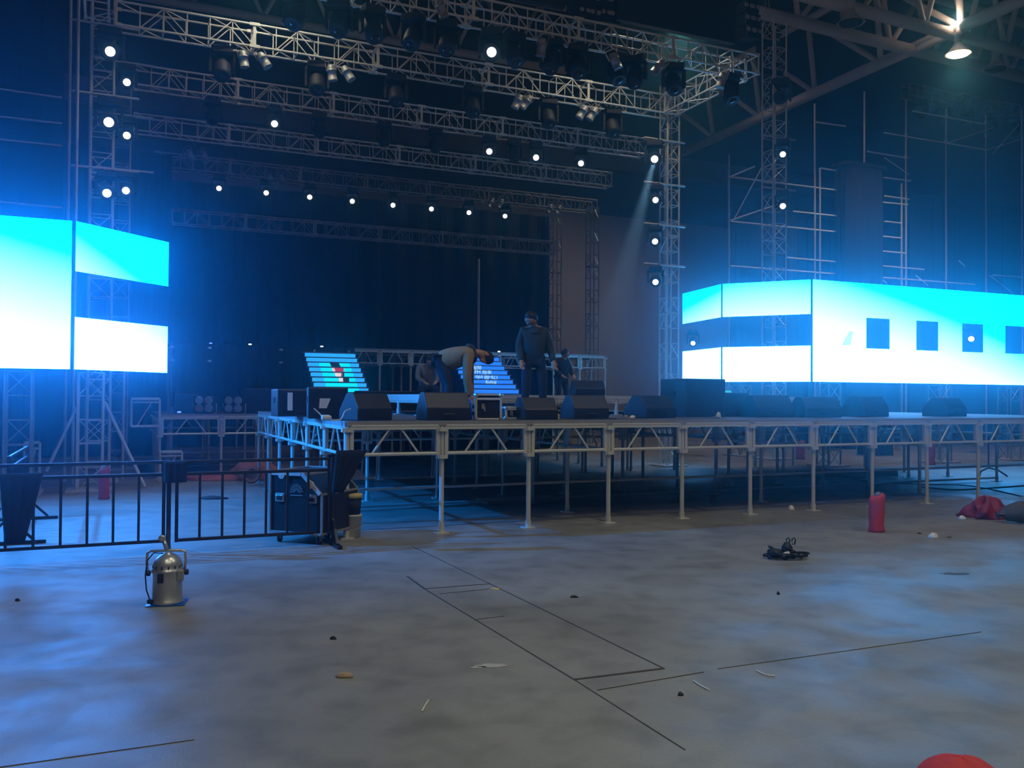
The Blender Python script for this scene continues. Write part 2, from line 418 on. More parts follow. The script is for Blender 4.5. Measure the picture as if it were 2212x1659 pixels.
# side trusses joining the front truss to the brightest one
for u_, lab in ((10.2, 'short side truss joining front and brightest trusses on the right'), (-2.75, 'short side truss joining front and brightest trusses on the left')):
    truss(P(u_, 5.35, HZ), P(u_, 7.95, HZ), lab, sec=2.6, h=.45)
tower(P(u_at(1446, 8.2, 6), 8.2), 9.6, 'tall right tower beside the beam, with lamps clamped to its left side', w=.34)
LT = P(u_at(219, 8.6, 6), 8.6)
tower(LT, 12.0, 'tall left tower behind the left screen with lamps up its side', w=.40, group='lattice towers')
LT2 = P(u_at(262, 11.6, 6), 11.6)
tower(P(u_at(1672, 9.3, 6), 9.3), 12.4, 'tallest tower, right of centre behind the stepped screens', w=.46)
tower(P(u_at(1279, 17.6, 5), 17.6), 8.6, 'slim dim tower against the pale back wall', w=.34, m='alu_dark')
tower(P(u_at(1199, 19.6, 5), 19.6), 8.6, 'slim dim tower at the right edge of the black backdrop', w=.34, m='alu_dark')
tower(P(u_at(195, 6.9, 1), 6.9), 2.1, 'short lattice tower standing under the left screen', w=.40)
def pole(px, v, z0, z1, label, r=.03, name='pipe_pole'):
    b_ = P(u_at(px, v, 4), v, z0); o = MB().bar((0, 0, 0), (0, 0, z1-z0), r, 8).build(name, M['steel'], loc=b_)
    return tag(o, label, 'pole', 'upright pipes')
pole(162, 8.2, 0, 12.5, 'bare upright pipe just left of the left lattice tower')
pole(145, 8.9, 0, 12.5, 'bare upright pipe furthest left, above the left screen')
pole(190, 9.6, 0, 12.5, 'thin dim pipe hugging the left lattice tower')
pole(1033, 18.6, 0, 6.6, 'thin faint pipe standing before the middle of the backdrop', .05)
pole(270, 9.0, 0, 2.3, 'short upright pipe under the left screen', .03)
pole(1437, 8.9, 0, 8.7, 'dark pipe strapped to the right lamp tower', .05)

# ------------------------------------------------------------------ moving heads
def head_proto(lit, name='moving_head_light', label=None, tilt=0.0):
    t = thing(name, label, 'stage light')
    # hangs from z=0 down; looks along -y
    c = MB(); c.box((0, 0, -.045), (.24, .05, .02)); c.bar((-.09, 0, .02), (-.09, 0, -.05), .02, 6); c.bar((.09, 0, .02), (.09, 0, -.05), .02, 6)
    c.build('clamp', M['blackmetal'], t)
    MB().box((0, 0, -.10), (.36, .26, .13)).build('base', M['black'], t, bevel=.02)
    y = MB(); y.box((-.20, 0, -.33), (.05, .13, .36)); y.box((.20, 0, -.33), (.05, .13, .36)); y.box((0, 0, -.175), (.44, .13, .04))
    y.build('yoke', M['black'], t, bevel=.012)
    R = Matrix.Rotation(radians(90+tilt), 3, 'X')
    h = MB().lathe([(.05, -.24), (.12, -.21), (.145, -.10), (.155, .02), (.15, .14), (.135, .20)], 20, (0, 0, -.42), R).build('head', M['black'], t, smooth=True)
    l = MB().lathe([(.078, .200), (.07, .212), (.04, .222), (.01, .226)], 20, (0, 0, -.42), R).build('lens', M['lamp' if lit else 'glassdark'], h, smooth=True)
    return t
protos = {}
def hang(px, key, lit, label, group, drop=0.0, scale=1.0, yaw=None, vo=.2, tilt=20):
    p, q, v, z = TR[key]; u_ = u_at(px, v+vo, z-.4)
    loc = P(u_, v+vo, z-.01-drop)
    k = (lit, tilt)
    if k not in protos: protos[k] = head_proto(lit, label=label, tilt=tilt); t = protos[k]
    else: t = copy_tree(protos[k])
    t['label'] = label; t['group'] = group; t.location = loc; t.scale = (scale,)*3
    t.rotation_euler = (0, 0, yaw if yaw is not None else atan2(-(loc.x), loc.y) )
    return t
g4 = [473, 575, 669, 761, 849, 932, 1013, 1091]
for i, px in enumerate(g4):
    hang(px, 4, True, 'lit moving head, %s of eight glowing above the backdrop' % ordl(i, 8), 'lit row above the backdrop')
for i, (px, w_) in enumerate(((593, 'lone lit moving head left of centre under the second truss'), (1057, 'brightest lit moving head of three right of centre under the second truss'),
                              (1158, 'middle lit moving head of the three under the second truss'), (1255, 'lit moving head nearest the right tower under the second truss'))):
    hang(px, 2, True, w_, 'lit heads under the second truss')
hang(1062, 0, True, 'lit moving head under the front truss, the only one burning up there', 'heads under the front truss', scale=1.15)
d0 = [640, 732, 805, 893, 965, 1110, 1192, 1248, 1330, 1372, 1455, 1575]
for i, px in enumerate(d0):
    hang(px, 0, False, 'unlit black moving head, %s under the front truss' % ordl(i, len(d0)), 'heads under the front truss', scale=1.1, tilt=60, yaw=.5*(i % 3)-.4)
d1 = [480, 685, 855, 1020, 1183, 1322]
for i, px in enumerate(d1):
    hang(px, 1, False, 'unlit moving head, %s under the brightest truss' % ordl(i, 6), 'dark heads under the brightest truss', scale=1.15, tilt=60, yaw=.3)
d2 = [460, 690, 830, 940, 1110]
for i, px in enumerate(d2):
    hang(px, 2, False, 'unlit moving head, %s under the second truss' % ordl(i, 5), 'dark heads under the second truss', tilt=60, yaw=.2)

def tower_head(px, py, v, label, lit=True, scale=1.0, group='heads clamped to the towers', side=1, tilt=20):
    loc = on_v(px, py, v); loc = loc + V3((0, 0, .42*scale))
    k = (lit, tilt)
    if k not in protos: protos[k] = head_proto(lit, label=label, tilt=tilt); t = protos[k]
    else: t = copy_tree(protos[k])
    t['label'] = label; t['group'] = group; t.location = loc; t.scale = (scale,)*3
    t.rotation_euler = (0, 0, atan2(-loc.x, loc.y))
    return t
def arm(px, v, z, L, label):
    p = P(u_at(px, v, z), v, z)
    return tag(MB().bar((-L/2, 0, 0), (L/2, 0, 0), .025, 6).build('outrigger_pipe', M['steel'], loc=p, rz=TH), label, 'pipe', 'outrigger pipes on the towers')
def head_on_tower(px, py, v, label, armlabel, apx, L=1.2, **k):
    t = tower_head(px, py, v, label, **k); arm(apx, v, t.location.z+.02, L, armlabel); return t
head_on_tower(238, 111, 8.25, 'topmost lit head on the left tower', 'pipe holding the topmost head of the left tower', 228, scale=1.15)
head_on_tower(235, 262, 8.25, 'middle lit head on the left tower', 'pipe holding the middle head of the left tower', 228, scale=1.15)
head_on_tower(231, 414, 8.25, 'lowest lit head on the left tower', 'pipe holding the lowest head of the left tower', 228, scale=1.0)
tower(LT2, 8.7, 'dimmer tower right behind the tall left tower', w=.34, m='alu_dark')
head_on_tower(274, 177, 11.3, 'topmost lit head just right of the left tower', 'pipe holding the topmost head right of the left tower', 270)
head_on_tower(274, 291, 11.3, 'middle lit head just right of the left tower', 'pipe holding the middle head right of the left tower', 270)
head_on_tower(272, 409, 11.3, 'lowest lit head just right of the left tower', 'pipe holding the lowest head right of the left tower', 270)
head_on_tower(1414, 342, 8.0, 'lit head at the top of the right tower throwing a visible beam down left', 'pipe under the beam throwing head', 1436, scale=1.1)
head_on_tower(1416, 430, 8.0, 'lit head second from the top on the right tower', 'pipe for the second head on the right tower', 1436, scale=.9)
head_on_tower(1415, 519, 8.0, 'lit head third from the top on the right tower, black body showing', 'pipe for the third head on the right tower', 1436, scale=.9)
head_on_tower(1416, 606, 8.0, 'lowest lit head on the right tower, just left of the screens', 'pipe for the lowest head on the right tower', 1436, scale=.9)
head_on_tower(1691, 332, 9.0, 'upper lit head on the tallest tower', 'pipe for the upper head on the tallest tower', 1682)
head_on_tower(1691, 443, 9.0, 'lower lit head on the tallest tower', 'pipe for the lower head on the tallest tower', 1682)
tower_head(1686, 210, 9.0, 'unlit black head high on the tallest tower', lit=False, scale=1.3)
tower_head(2098, 728, 9.5, 'lit head glaring through the third opening of the right screen', scale=1.1, group='heads behind the right screen')
tower_head(1497, 738, 12.8, 'small lit head seen in the slot between the narrow stepped screens', scale=.9, group='heads behind the right screen')
# the visible beam
bl = bpy.data.lights.new('beam', 'SPOT'); bl.energy = 34000; bl.color = (1, .62, .70); bl.spot_size = radians(8); bl.spot_blend = .35; bl.shadow_soft_size = .06
bo = bpy.data.objects.new('beam', bl); COL.objects.link(bo); bp_ = on_v(1413, 347, 7.7); bo.location = bp_
tgt = P(u_at(1279, 4.4, 1.75), 4.4, 1.75); bo.rotation_euler = (tgt-bp_).to_track_quat('-Z', 'Y').to_euler()

# added unseen blue wash light on a stand beyond the left edge, pouring onto the floor behind the barriers
t = thing('added_wash_light', 'added unseen blue wash light on a stand beyond the left edge of the picture', 'stage light', (-9.6, 9.6, 0))
MB().bar((0, 0, 0), (0, 0, 4.6), .03, 8).build('stand_pole', M['black'], t)
MB().beam((-.5, 0, .02), (.5, 0, .02), .05, .04).beam((0, -.5, .02), (0, .5, .02), .05, .04).build('stand_base', M['black'], t)
MB().box((0, 0, 4.75), (.4, .3, .3)).build('housing', M['black'], t, bevel=.03)
MB().box((.205, 0, 4.75), (.01, .24, .24)).build('lens', M['ledblue'], t)
wl_ = bpy.data.lights.new('wash', 'SPOT'); wl_.energy = WASH_W; wl_.color = (.0, .24, 1.0); wl_.spot_size = radians(75); wl_.spot_blend = 1.0; wl_.shadow_soft_size = .08
wo = bpy.data.objects.new('wash', wl_); COL.objects.link(wo); wo.location = (-9.15, 9.6, 4.7); wo.rotation_euler = (V3((-4.2, 11.6, .6))-V3((-9.32, 9.6, 4.75))).to_track_quat('-Z', 'Y').to_euler()
# PAR cans
def par_body(mb_m='chrome'): pass
def par_proto():
    t = thing('par_can', None, 'stage light')
    R = Matrix.Rotation(radians(180), 3, 'X')
    MB().lathe([(.02, .0), (.07, -.01), (.095, -.05), (.11, -.12), (.112, -.15), (.118, -.15), (.118, -.17), (.112, -.17), (.112, -.40), (.122, -.40), (.122, -.415), (.105, -.415)], 18, (0, 0, 0)).build('housing', M['alu_dark'], t, smooth=True)
    MB().tube([(.13, 0, -.16), (.135, 0, .02), (.12, 0, .09), (-.12, 0, .09), (-.135, 0, .02), (-.13, 0, -.16)], .008, 5).build('yoke', M['chrome'], t)
    return t
parP = None
def par(p, label, tx, ty, group='chrome par cans on the trusses'):
    global parP
    if parP is None: parP = par_proto(); t = parP
    else: t = copy_tree(parP)
    t['label'] = label; t['group'] = group; t.location = p; t.rotation_euler = (radians(tx), radians(ty), 0); t.scale = (.82,)*3
    return t
def par_on(px, key, dz, label, tx, ty):
    p, q, v, z = TR[key]; par(P(u_at(px, v, z), v-.02, z-.13-dz), label, tx, ty)
par_on(523, 1, .0, 'chrome par can hanging straight below the lit left part of the brightest truss', 5, -8)
par_on(560, 1, .0, 'chrome par can tilted right beside the one hanging straight, left of centre', 0, -32)
par_on(714, 1, .0, 'chrome par can with green glints under the brightest truss', 5, -8)
par_on(741, 1, .0, 'tilted chrome par can right of the green glinting one', 0, -32)
par_on(1124, 1, .0, 'chrome par can tilted left under the middle of the brightest truss', 0, 24)
par_on(1146, 1, .0, 'bluish par can beside a tilted one under the brightest truss', 0, 38)
par_on(1266, 1, .02, 'left can of the shiny pair near the right end of the brightest truss', 0, 32)
par_on(1288, 1, .02, 'right can of the shiny pair near the right end of the brightest truss', 0, 32)
for px, l, ty in ((405, 'left of two faint tilted par cans at far left of the third truss', -25), (436, 'right of two faint tilted par cans at far left of the third truss', -25),
              (578, 'left of two faint tilted par cans left of centre on the fourth truss', -28), (603, 'right of two faint tilted par cans left of centre on the fourth truss', -28)):
    k = 3 if px < 500 else 4
    pp, qq, v, z = TR[k]; par(P(u_at(px, v, z), v-.02, z-.13-.25 if k == 3 else z+.12), l, 0, ty)
for px, l in ((1064, 'left of two faint par cans right of centre on the fourth truss'), (1085, 'right of two faint par cans right of centre on the fourth truss'),
              (1191, 'left of two faint par cans above the slim rear tower'), (1210, 'right of two faint par cans above the slim rear tower')):
    pp, qq, v, z = TR[4]; par(P(u_at(px, v, z), v-.02, z+.1), l, 0, 28)
par_on(945, 0, -.35, 'bluish par can hanging under the front truss left of the burning head', 10, -20)
par_on(1172, 0, .0, 'par can with a blue lens under the front truss', 10, 8)
par_on(1320, 0, .05, 'dull par can tilted under the warm lit right half of the front truss', 0, -25)
par_on(1432, 0, .0, 'dull par can tilted left under the right end of the front truss', 0, 40)
par_on(1562, 0, .0, 'par can with a blue lens at the right end of the front truss', 0, 15)

# chain hoist motors and hanging black screens above the front truss
b0 = P(u_at(1331, 5.1, 10), 5.1, HZ+.62); uL = u_at(1331, 5.1, 10); uR = u_at(1584, 5.1, 10)
t = thing('hanging_screen', 'large black unlit screen hanging above the right end of the front truss', 'screen', b0, TH)
MB().box(((uR-uL)/2, 0, 2.2), (uR-uL, .14, 4.4)).build('screen_panel', M['black'], t)
MB().box(((uR-uL)/2, .12, 2.2), (uR-uL-.2, .08, 4.2)).build('rear_frame', M['blackmetal'], t)
uL2 = u_at(990, 5.2, 10)
t = thing('hanging_screen', 'black unlit screen hanging above the middle of the front truss', 'screen', P(uL2, 5.2, HZ+.68), TH)
MB().box((1.15, 0, 2), (2.2, .14, 4)).build('screen_panel', M['black'], t)
MB().box((1.15, .12, 2), (2.0, .08, 3.8)).build('rear_frame', M['blackmetal'], t)
def line_array(px, v, z, n, label, cw=.62, ch=.30, cur=.06):
    t = thing('line_array', label, 'loudspeaker', P(u_at(px, v, z), v, z), TH, 'flown loudspeaker arrays')
    for i in range(n):
        R = Matrix.Rotation(cur*(n-i), 3, 'X')
        cb = MB().box((0, .04*i, i*ch+ch/2), (cw, .42, ch-.03), R).build('cabinet', M['blackmetal'], t, bevel=.01)
        g = MB()
        for k in (-1, 1):
            for j in (-1, 1): g.lathe([(.055, 0), (.045, .012), (.02, .006), (.005, .004)], 10, (k*cw*.22+j*.07, .04*i-.22, i*ch+ch/2), Matrix.Rotation(radians(90), 3, 'X'))
        g.build('driver_set', M['alu_dark'], cb)
    MB().box((0, .04*n, n*ch+.05), (cw+.05, .5, .06)).build('flying_frame', M['blackmetal'], t)
    for x in (-.2, .2): MB().bar((x, .04*n, n*ch+.05), (x*.2, .04*n, n*ch+1.2), .01, 5).build('sling', M['steel'], t)
    return t
line_array(1264, 5.3, HZ+.55, 5, 'black speaker array hanging between the two dark screens', .55)
line_array(1308, 5.3, HZ+.60, 5, 'black speaker array close beside the larger hanging screen', .5)
line_array(1617, 6.2, 10.15, 3, 'small black speaker array at the right end of the front truss', .42)
line_array(1665, 9.9, 11.1, 4, 'black speaker array at the head of the tallest tower', .62)

# ------------------------------------------------------------------ stage platforms
def panel_mesh(m, hp=.38, r=.022):
    mb = MB(); a, c_ = .055, m-.055
    mb.beam((a, 0, hp-.03), (c_, 0, hp-.03), .05, .06); mb.bar((a, -.012, hp-.012), (c_, -.012, hp-.012), .020, 8)
    mb.bar((a, 0, .02), (c_, 0, .02), r, 8)
    for x in (a, c_): mb.beam((x, 0, 0), (x, 0, hp), .045, .045)
    mb.bar((m*.25, 0, .02), (m*.44, 0, hp-.05), .014, 6); mb.bar((m*.75, 0, .02), (m*.56, 0, hp-.05), .014, 6)
    return mb
def leg_mesh(z, hp=.38):
    mb = MB(); mb.bar((0, 0, 0), (0, 0, z-.02), .03, 8); mb.box((0, 0, .006), (.16, .16, .012))
    mb.bar((0, 0, .012), (0, 0, .10), .038, 8)
    for zz in ((z-.06, z-.40) if z > .6 else ()):
        mb.box((0, 0, zz), (.13, .09, .05)); mb.box((0, 0, zz), (.09, .13, .05))
    for k in range(7 if z > 1 else 0): mb.box((0, 0, .16+k*.11), (.064, .012, .012))
    return mb
def platform(name, label, u0, v0, nu, nv, m, zt, rows=None, cols=None, hp=.38, legs=None, z0=0.0, mt='alu', ledgers=True, group=None, em='alu_dark'):
    t = thing(name, label, 'stage platform', P(u0, v0, z0), TH, group); zt = zt - z0
    rows = range(nv+1) if rows is None else rows; cols = range(nu+1) if cols is None else cols
    pm = None
    for j in rows:
        for i in range(nu):
            loc = (i*m, j*m, zt-.045-hp)
            if pm is None: pm = panel_mesh(m, hp).build('frame_panel', M[mt], t, loc)
            else: dupobj(pm, t, loc)
    for i in cols:
        for j in range(nv):
            dupobj(pm, t, (i*m, j*m, zt-.045-hp), pi/2)
    lm = None
    for i in range(nu+1):
        for j in range(nv+1):
            if legs and (i, j) not in legs: continue
            if j in rows or i in cols:
                if lm is None: lm = leg_mesh(zt-.045).build('leg', M[mt], t, (i*m, j*m, 0))
                else: dupobj(lm, t, (i*m, j*m, 0))
    dm = None
    for i in range(nu):
        for j in range(nv):
            loc = (i*m+m/2, j*m+m/2, zt-.021)
            if dm is None:
                dm = MB().box((0, 0, 0), (m-.004, m-.004, .042)).build('deck_panel', M['ply'], t, loc)
            else: dupobj(dm, t, loc)
    tr_ = MB(); tr_.box((nu*m/2, -.012, -.03+zt), (nu*m, .03, .055)); tr_.build('front_edging', M[em], t)
    tr_ = MB(); tr_.box((-.012, nv*m/2, -.03+zt), (.03, nv*m, .055)); tr_.build('side_edging', M[em], t)
    if ledgers:
        for z_, j in ((.45, 1), (.07, 2)):
            if j <= nv: MB().bar((0, j*m, z_), (nu*m, j*m, z_), .022, 8).build('ledger', M['steel'], t)
    return t
platform('stage_platform', 'front stage platform of silver frame panels on legs, jutting towards the viewer', 0, 0, 12, 6, 1.2, 1.40, rows=(0, 3, 6), cols=(0, 3, 6, 9, 12))
platform('stage_platform', 'low wing platform at left behind the barriers, two frame panels wide', u_at(345, 8.9, 1.3), 8.9, 2, 3, 1.2, 1.31, rows=(0, 3), cols=(0, 2))
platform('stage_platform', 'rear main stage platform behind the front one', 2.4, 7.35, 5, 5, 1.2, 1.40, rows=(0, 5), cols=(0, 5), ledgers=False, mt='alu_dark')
# low riser on the deck
platform('stage_riser', 'low riser on the deck behind the monitors, its left side lit blue', 1.9, 3.0, 7, 3, 1.2, 1.74, rows=(0, 3), cols=(0, 7), hp=.10, z0=1.40, ledgers=False, em='alu')
# rear walkway
platform('rear_walkway', 'high rear walkway of frame panels on tall legs before the backdrop', u_at(372, 13.5, 3), 13.5, 14, 2, .9, 3.03, rows=(0, 2), cols=(0, 7, 14), mt='alu', ledgers=False)
wl = u_at(372, 13.5, 3)
k_ = MB()
for i in range(60):
    x0, x1 = i*.078, (i+1)*.078; y0, y1 = -.06+.015*sin(i*1.3), -.06+.015*sin((i+1)*1.3)
    k_.quad((x0, y0, 0), (x1, y1, 0), (x1, y1, 1.62), (x0, y0, 1.62)); 
tag(k_.build('stage_skirt', M['cloth'], loc=P(wl, 13.5, 1.41), rz=TH), 'dark blue-lit skirt cloth covering the left half of the rear walkway', 'stage skirt')
k_ = MB()
for i in range(60):
    x0, x1 = i*.12, (i+1)*.12; y0, y1 = .03*sin(i*1.3), .03*sin((i+1)*1.3)
    k_.quad((x0, y0, 0), (x1, y1, 0), (x1, y1, 2.8), (x0, y0, 2.8))
tag(k_.build('stage_skirt', M['cloth'], loc=P(wl+4.6, 15.4, .05), rz=TH), 'black cloth behind the legs of the rear walkway', 'stage skirt')
for px, c_, l in ((455, 'ledblue', 'tiny blue indicator light on the left of the rear walkway'), (540, 'ledwhite', 'tiny white-blue light on the rear walkway left of the left stairs'),
                  (695, 'ledwhite', 'tiny white light on the rear walkway above the left LED stairs'), (1078, 'ledwhite', 'tiny white light on the rear walkway between the two workers')):
    o = MB().box((0, 0, .03), (.07, .05, .035)).build('indicator_light', M[c_], loc=P(u_at(px, 13.9, 3.05), 13.9, 3.035), rz=TH, bevel=.008); tag(o, l, 'light')

# black backdrop and side drapes
def drape(px0, px1, v, z0, z1, label, name='backdrop_curtain', m='cloth', amp=.06, n=90, u0=None, u1=None):
    ua = u_at(px0, v, 4) if u0 is None else u0; ub = u_at(px1, v, 4) if u1 is None else u1; mb = MB(); s = (ub-ua)/n
    for i in range(n):
        y0, y1 = amp*sin(i*1.1)+amp*.4*sin(i*.37), amp*sin((i+1)*1.1)+amp*.4*sin((i+1)*.37)
        mb.quad((i*s, y0, 0), ((i+1)*s, y1, 0), ((i+1)*s, y1, z1-z0), (i*s, y0, z1-z0))
    o = mb.build(name, M[m], loc=P(ua, v, z0), rz=TH); so = o.modifiers.new('thick', 'SOLIDIFY'); so.thickness = .01
    return tag(o, label, 'curtain')
drape(365, 1184, 20.2, .02, 8.7, 'huge black backdrop curtain filling the back of the stage')
drape(0, 0, 16.2, .02, 8.5, 'black side drape behind the left screen', u0=-9.5, u1=u_at(368, 16.2, 4), n=60)
drape(0, 0, 10.8, 5.2, 12.6, 'dark hanging cloth at the far upper left above the left screen', u0=-12, u1=u_at(138, 10.8, 8), n=40, amp=.03)
drape(1966, 2400, 13.4, .02, 9.35, 'dark netting sheet on the scaffold at the right edge', m='net', n=40, amp=.02, name='scaffold_netting')
drape(1578, 1966, 14.2, .02, 8.25, 'dark netting sheet behind the scaffold above the right screen', m='net', n=40, amp=.02, name='scaffold_netting')
for k, (ya, yb) in enumerate(((192, 211), (253, 267), (303, 315), (438, 449))):
    p, q = on_v(-60, ya-8, 10.6), on_v(134, yb, 10.6); L0 = V3(p)
    tag(MB().bar((0, 0, 0), q-p, .022, 6).build('batten_pipe', M['steel'], loc=L0), '%s pipe across the dark cloth at far upper left' % ('topmost', 'second from top', 'third and brightest', 'lowest')[k], 'pipe', 'pipes across the far left cloth')

# ------------------------------------------------------------------ LED walls
ZT_, ZB_, ZG0, ZG1 = 4.65, 2.13, 3.02, 3.80
def led_wall(p, q, label, B, bands, par_, holes=(), name='led_screen', group='lit LED screens'):
    p, q = V3((p[0], p[1], 0)), V3((q[0], q[1], 0)); L = (q-p).length
    t = thing(name, label, 'LED screen', V3((p.x, p.y, ZB_)), atan2(q.y-p.y, q.x-p.x), group); Hh = ZT_-ZB_
    m = led_mat('display of '+name, B, 0, L, 0, Hh, *par_)
    for (z0, z1) in bands:
        segs = [(0, L, z0, z1)]
        if holes:
            segs = []; xs = 0
            for (h0, h1, a, c_) in holes:
                segs.append((xs, h0, z0, z1)); segs.append((h0, h1, z0, a)); segs.append((h0, h1, c_, z1)); xs = h1
            segs.append((xs, L, z0, z1))
        f = MB(); bk = MB()
        for (x0, x1, a, c_) in segs:
            f.box(((x0+x1)/2, .004, (a+c_)/2), (x1-x0, .008, c_-a))
            bk.box(((x0+x1)/2, .06, (a+c_)/2), (x1-x0, .10, c_-a))
        for (x0, x1, a, c_) in segs:
            if x1-x0 > .9 and c_-a > .4: bk.box(((x0+x1)/2, .15, (a+c_)/2), (.05, .08, c_-a))
        bk.build('cabinet_frame', M['black'], t); f.build('display_face', m, t, loc=(0, -.006, 0))
    return t
full = [(0, ZT_-ZB_)]; split = [(0, ZG0-ZB_), (ZG1-ZB_, ZT_-ZB_)]
La = at_y(154, 600, 15.0); Ua = uvz(La)
led_wall(P(Ua[0]-4.6, Ua[1]), La, 'big bright screen at the left edge, white with a cyan top', LED_B_L, full, (.62, .30, 0, 0))
Lb = at_y(363, 600, 17.05)
L1 = V3((La.x+.06, La.y+.02, 0))
led_wall(L1, Lb, 'stepped cyan and white screen pair angled back right of the big left screen', LED_B_L, split, (.85, .30, 0, 0))
Ra = on_v(1756, 700, 6.4); ur = uvz(Ra)[0]
hl = []
for (a, c_) in ((1871, 1922), (1979, 2027), (2078, 2124), (2171, 2222)):
    hl.append((u_at(a, 6.4, 3.4)-ur, u_at(c_, 6.4, 3.4)-ur, 3.0-ZB_, 3.78-ZB_))
lw_ = led_wall(Ra, P(ur+8.5, 6.4), 'long right screen with a row of dark rectangular openings', LED_B_R, full, (.72, .42, .2, .1), holes=hl)
Rb = at_y(1561, 700, 22.75); Ra2 = V3((Ra.x-.05, Ra.y+.02, 0))
led_wall(Rb, Ra2, 'wide stepped pair of screens left of the long right screen', LED_B_R, split, (.75, .0, .1, .5))
Rc = at_y(1475, 700, 24.95); Rb2 = V3((Rb.x-.03, Rb.y+.06, 0))
led_wall(Rc, Rb2, 'narrowest stepped pair of screens at the left end of the right screens', LED_B_R, split, (.95, -.12, 0, 0))
# small grey swoosh shown on the long screen
M['mark'] = emitmat('grey mark', (.50, .80, .85), 1.1)
mx_ = u_at(1830, 6.4, 3.3)-ur; mz_ = 3.24-ZB_
MB().prism([(mx_-.19, mz_-.19), (mx_+.10, mz_-.17), (mx_+.13, mz_-.02), (mx_+.19, mz_+.17), (mx_+.06, mz_+.17), (mx_-.10, mz_-.05)], -.012, -.010).build('display_mark', M['mark'], lw_)
# support structures under the screens
for px, v, z, l in ((40, 6.75, 2.1, 'screen stand under the left screen at the picture edge'), (1600, 10.9, 2.1, 'black screen stand under the wide stepped screens'),
                    (1790, 6.8, 2.1, 'screen stand under the left end of the long right screen'), (2030, 6.8, 2.1, 'screen stand under the middle of the long right screen'), (2180, 6.8, 2.1, 'screen stand under the right part of the long right screen')):
    tower(P(u_at(px, v, 1), v), z, l, w=.4, group='screen stands', m='alu_dark')

# LED stairs
def led_stairs(u0, u1, label, kind):
    n = 9; rise = .135; tread = .2; z0 = 2.86
    t = thing('led_stairs', label, 'stairs', P(u0, 13.25, 1.4), TH, 'stairs with lit risers'); w_ = u1-u0
    body = MB()
    for i in range(n+2):
        zt_ = z0-1.4-i*rise
        if zt_ <= 0: break
        body.box((w_/2, -i*tread+tread/2, zt_/2), (w_+.04, tread, zt_))
    body.build('step_body', M['black'], t)
    tm = MB().box((w_/2, tread/2-.01, .008), (w_+.10, tread+.02, .016)).build('tread', M['alu_dark'], t, (0, 0, z0-1.4))
    for i in range(1, n+1): dupobj(tm, t, (0, -i*tread, z0-1.4-i*rise))
    cc = [(.02, .42, 1.25), (.0, .85, 1.3)] if kind == 0 else [(.015, .22, 1.25), (.03, .25, 1.0)]
    if 'st%d0' % kind not in M:
        for j, c_ in enumerate(cc): M['st%d%d' % (kind, j)] = emitmat('stair display %d%d' % (kind, j), c_, 1.15)
        M['s_red'] = emitmat('red display', (.55, .03, .08), .8); M['s_wh'] = emitmat('white display', (1, .85, .9), .9); M['s_txt'] = emitmat('pale display', (.45, .9, 1), 1.1)
        M['s_dk'] = emitmat('dark display', (.01, .02, .05), .2)
    for i in range(n):
        zt_ = z0-1.4-i*rise; y = -i*tread-.006
        lo, hi = zt_-rise+.028, zt_-.012
        s = MB().box((w_/2, y, (lo+hi)/2), (w_, .012, hi-lo)).build('riser_strip', M['st%d0' % kind], t)
        if kind == 0 and i >= 2:
            MB().box((w_*.52, y-.007, (lo+hi)/2), (w_*.60, .004, hi-lo)).build('display_area', M['st01'], s)
        if kind == 0:
            def pc(x0, x1, m_, k=.0):
                MB().prism([(x0*w_+.1*k, lo), (x1*w_+.1*k, lo), (x1*w_, hi), (x0*w_, hi)], y-.014, y-.010).build('picture_patch', M[m_], s)
            if i == 2: pc(.42, .60, 's_dk', .5)
            if i == 3: pc(.46, .66, 's_red'); pc(.43, .48, 's_wh', .3)
            if i == 4: pc(.45, .60, 's_wh', .4); pc(.58, .64, 's_dk')
            if i == 5: pc(.50, .58, 's_wh', .2); pc(.58, .70, 's_dk')
        txt = None
        if kind == 0 and i == 8: txt = ('studio', .5, 0)
        if kind == 1: txt = {2: ('国频', .42, 0), 3: ('FM 频率', .5, 0), 4: ('176-88 info', .52, pi), 5: ('6uiog', .55, 0)}.get(i)
        if txt:
            cu = bpy.data.curves.new('lettering', 'FONT'); cu.body = txt[0]; cu.size = .15 if kind else .125; cu.align_x = 'CENTER'; cu.align_y = 'CENTER'; cu.extrude = .001
            co = bpy.data.objects.new('lettering', cu); COL.objects.link(co); co.parent = s; co.location = (txt[1]*w_, y-.012, (lo+hi)/2)
            co.rotation_euler = (pi/2, txt[2], 0)
            bpy.context.view_layer.update(); me = bpy.data.meshes.new_from_object(co.evaluated_get(bpy.context.evaluated_depsgraph_get())); me.materials.clear(); me.materials.append(M['s_dk' if kind == 0 else 's_txt'])
            cn = bpy.data.objects.new('lettering_line', me); COL.objects.link(cn); cn.parent = s; cn.location = co.location; cn.rotation_euler = co.rotation_euler; bpy.data.objects.remove(co)
    return t
led_stairs(2.02, 3.38, 'left stairs with cyan lit risers showing a small red and white figure', 0)
led_stairs(6.15, 7.63, 'right stairs with deep blue lit risers and pale writing, behind the bending worker', 1)
# frosted glowing box beside the left stairs
pb = P(u_at(787, 12.0, 1.75), 12.0, 1.42)
tag(MB().prism([(0, 0), (.36, 0), (.35, .30), (.28, .36), (.03, .36)], -.15, .15).build('frosted_box', M['glow'], loc=pb, rz=TH, bevel=.02), 'pale glowing frosted box at the foot of the left lit stairs', 'box')

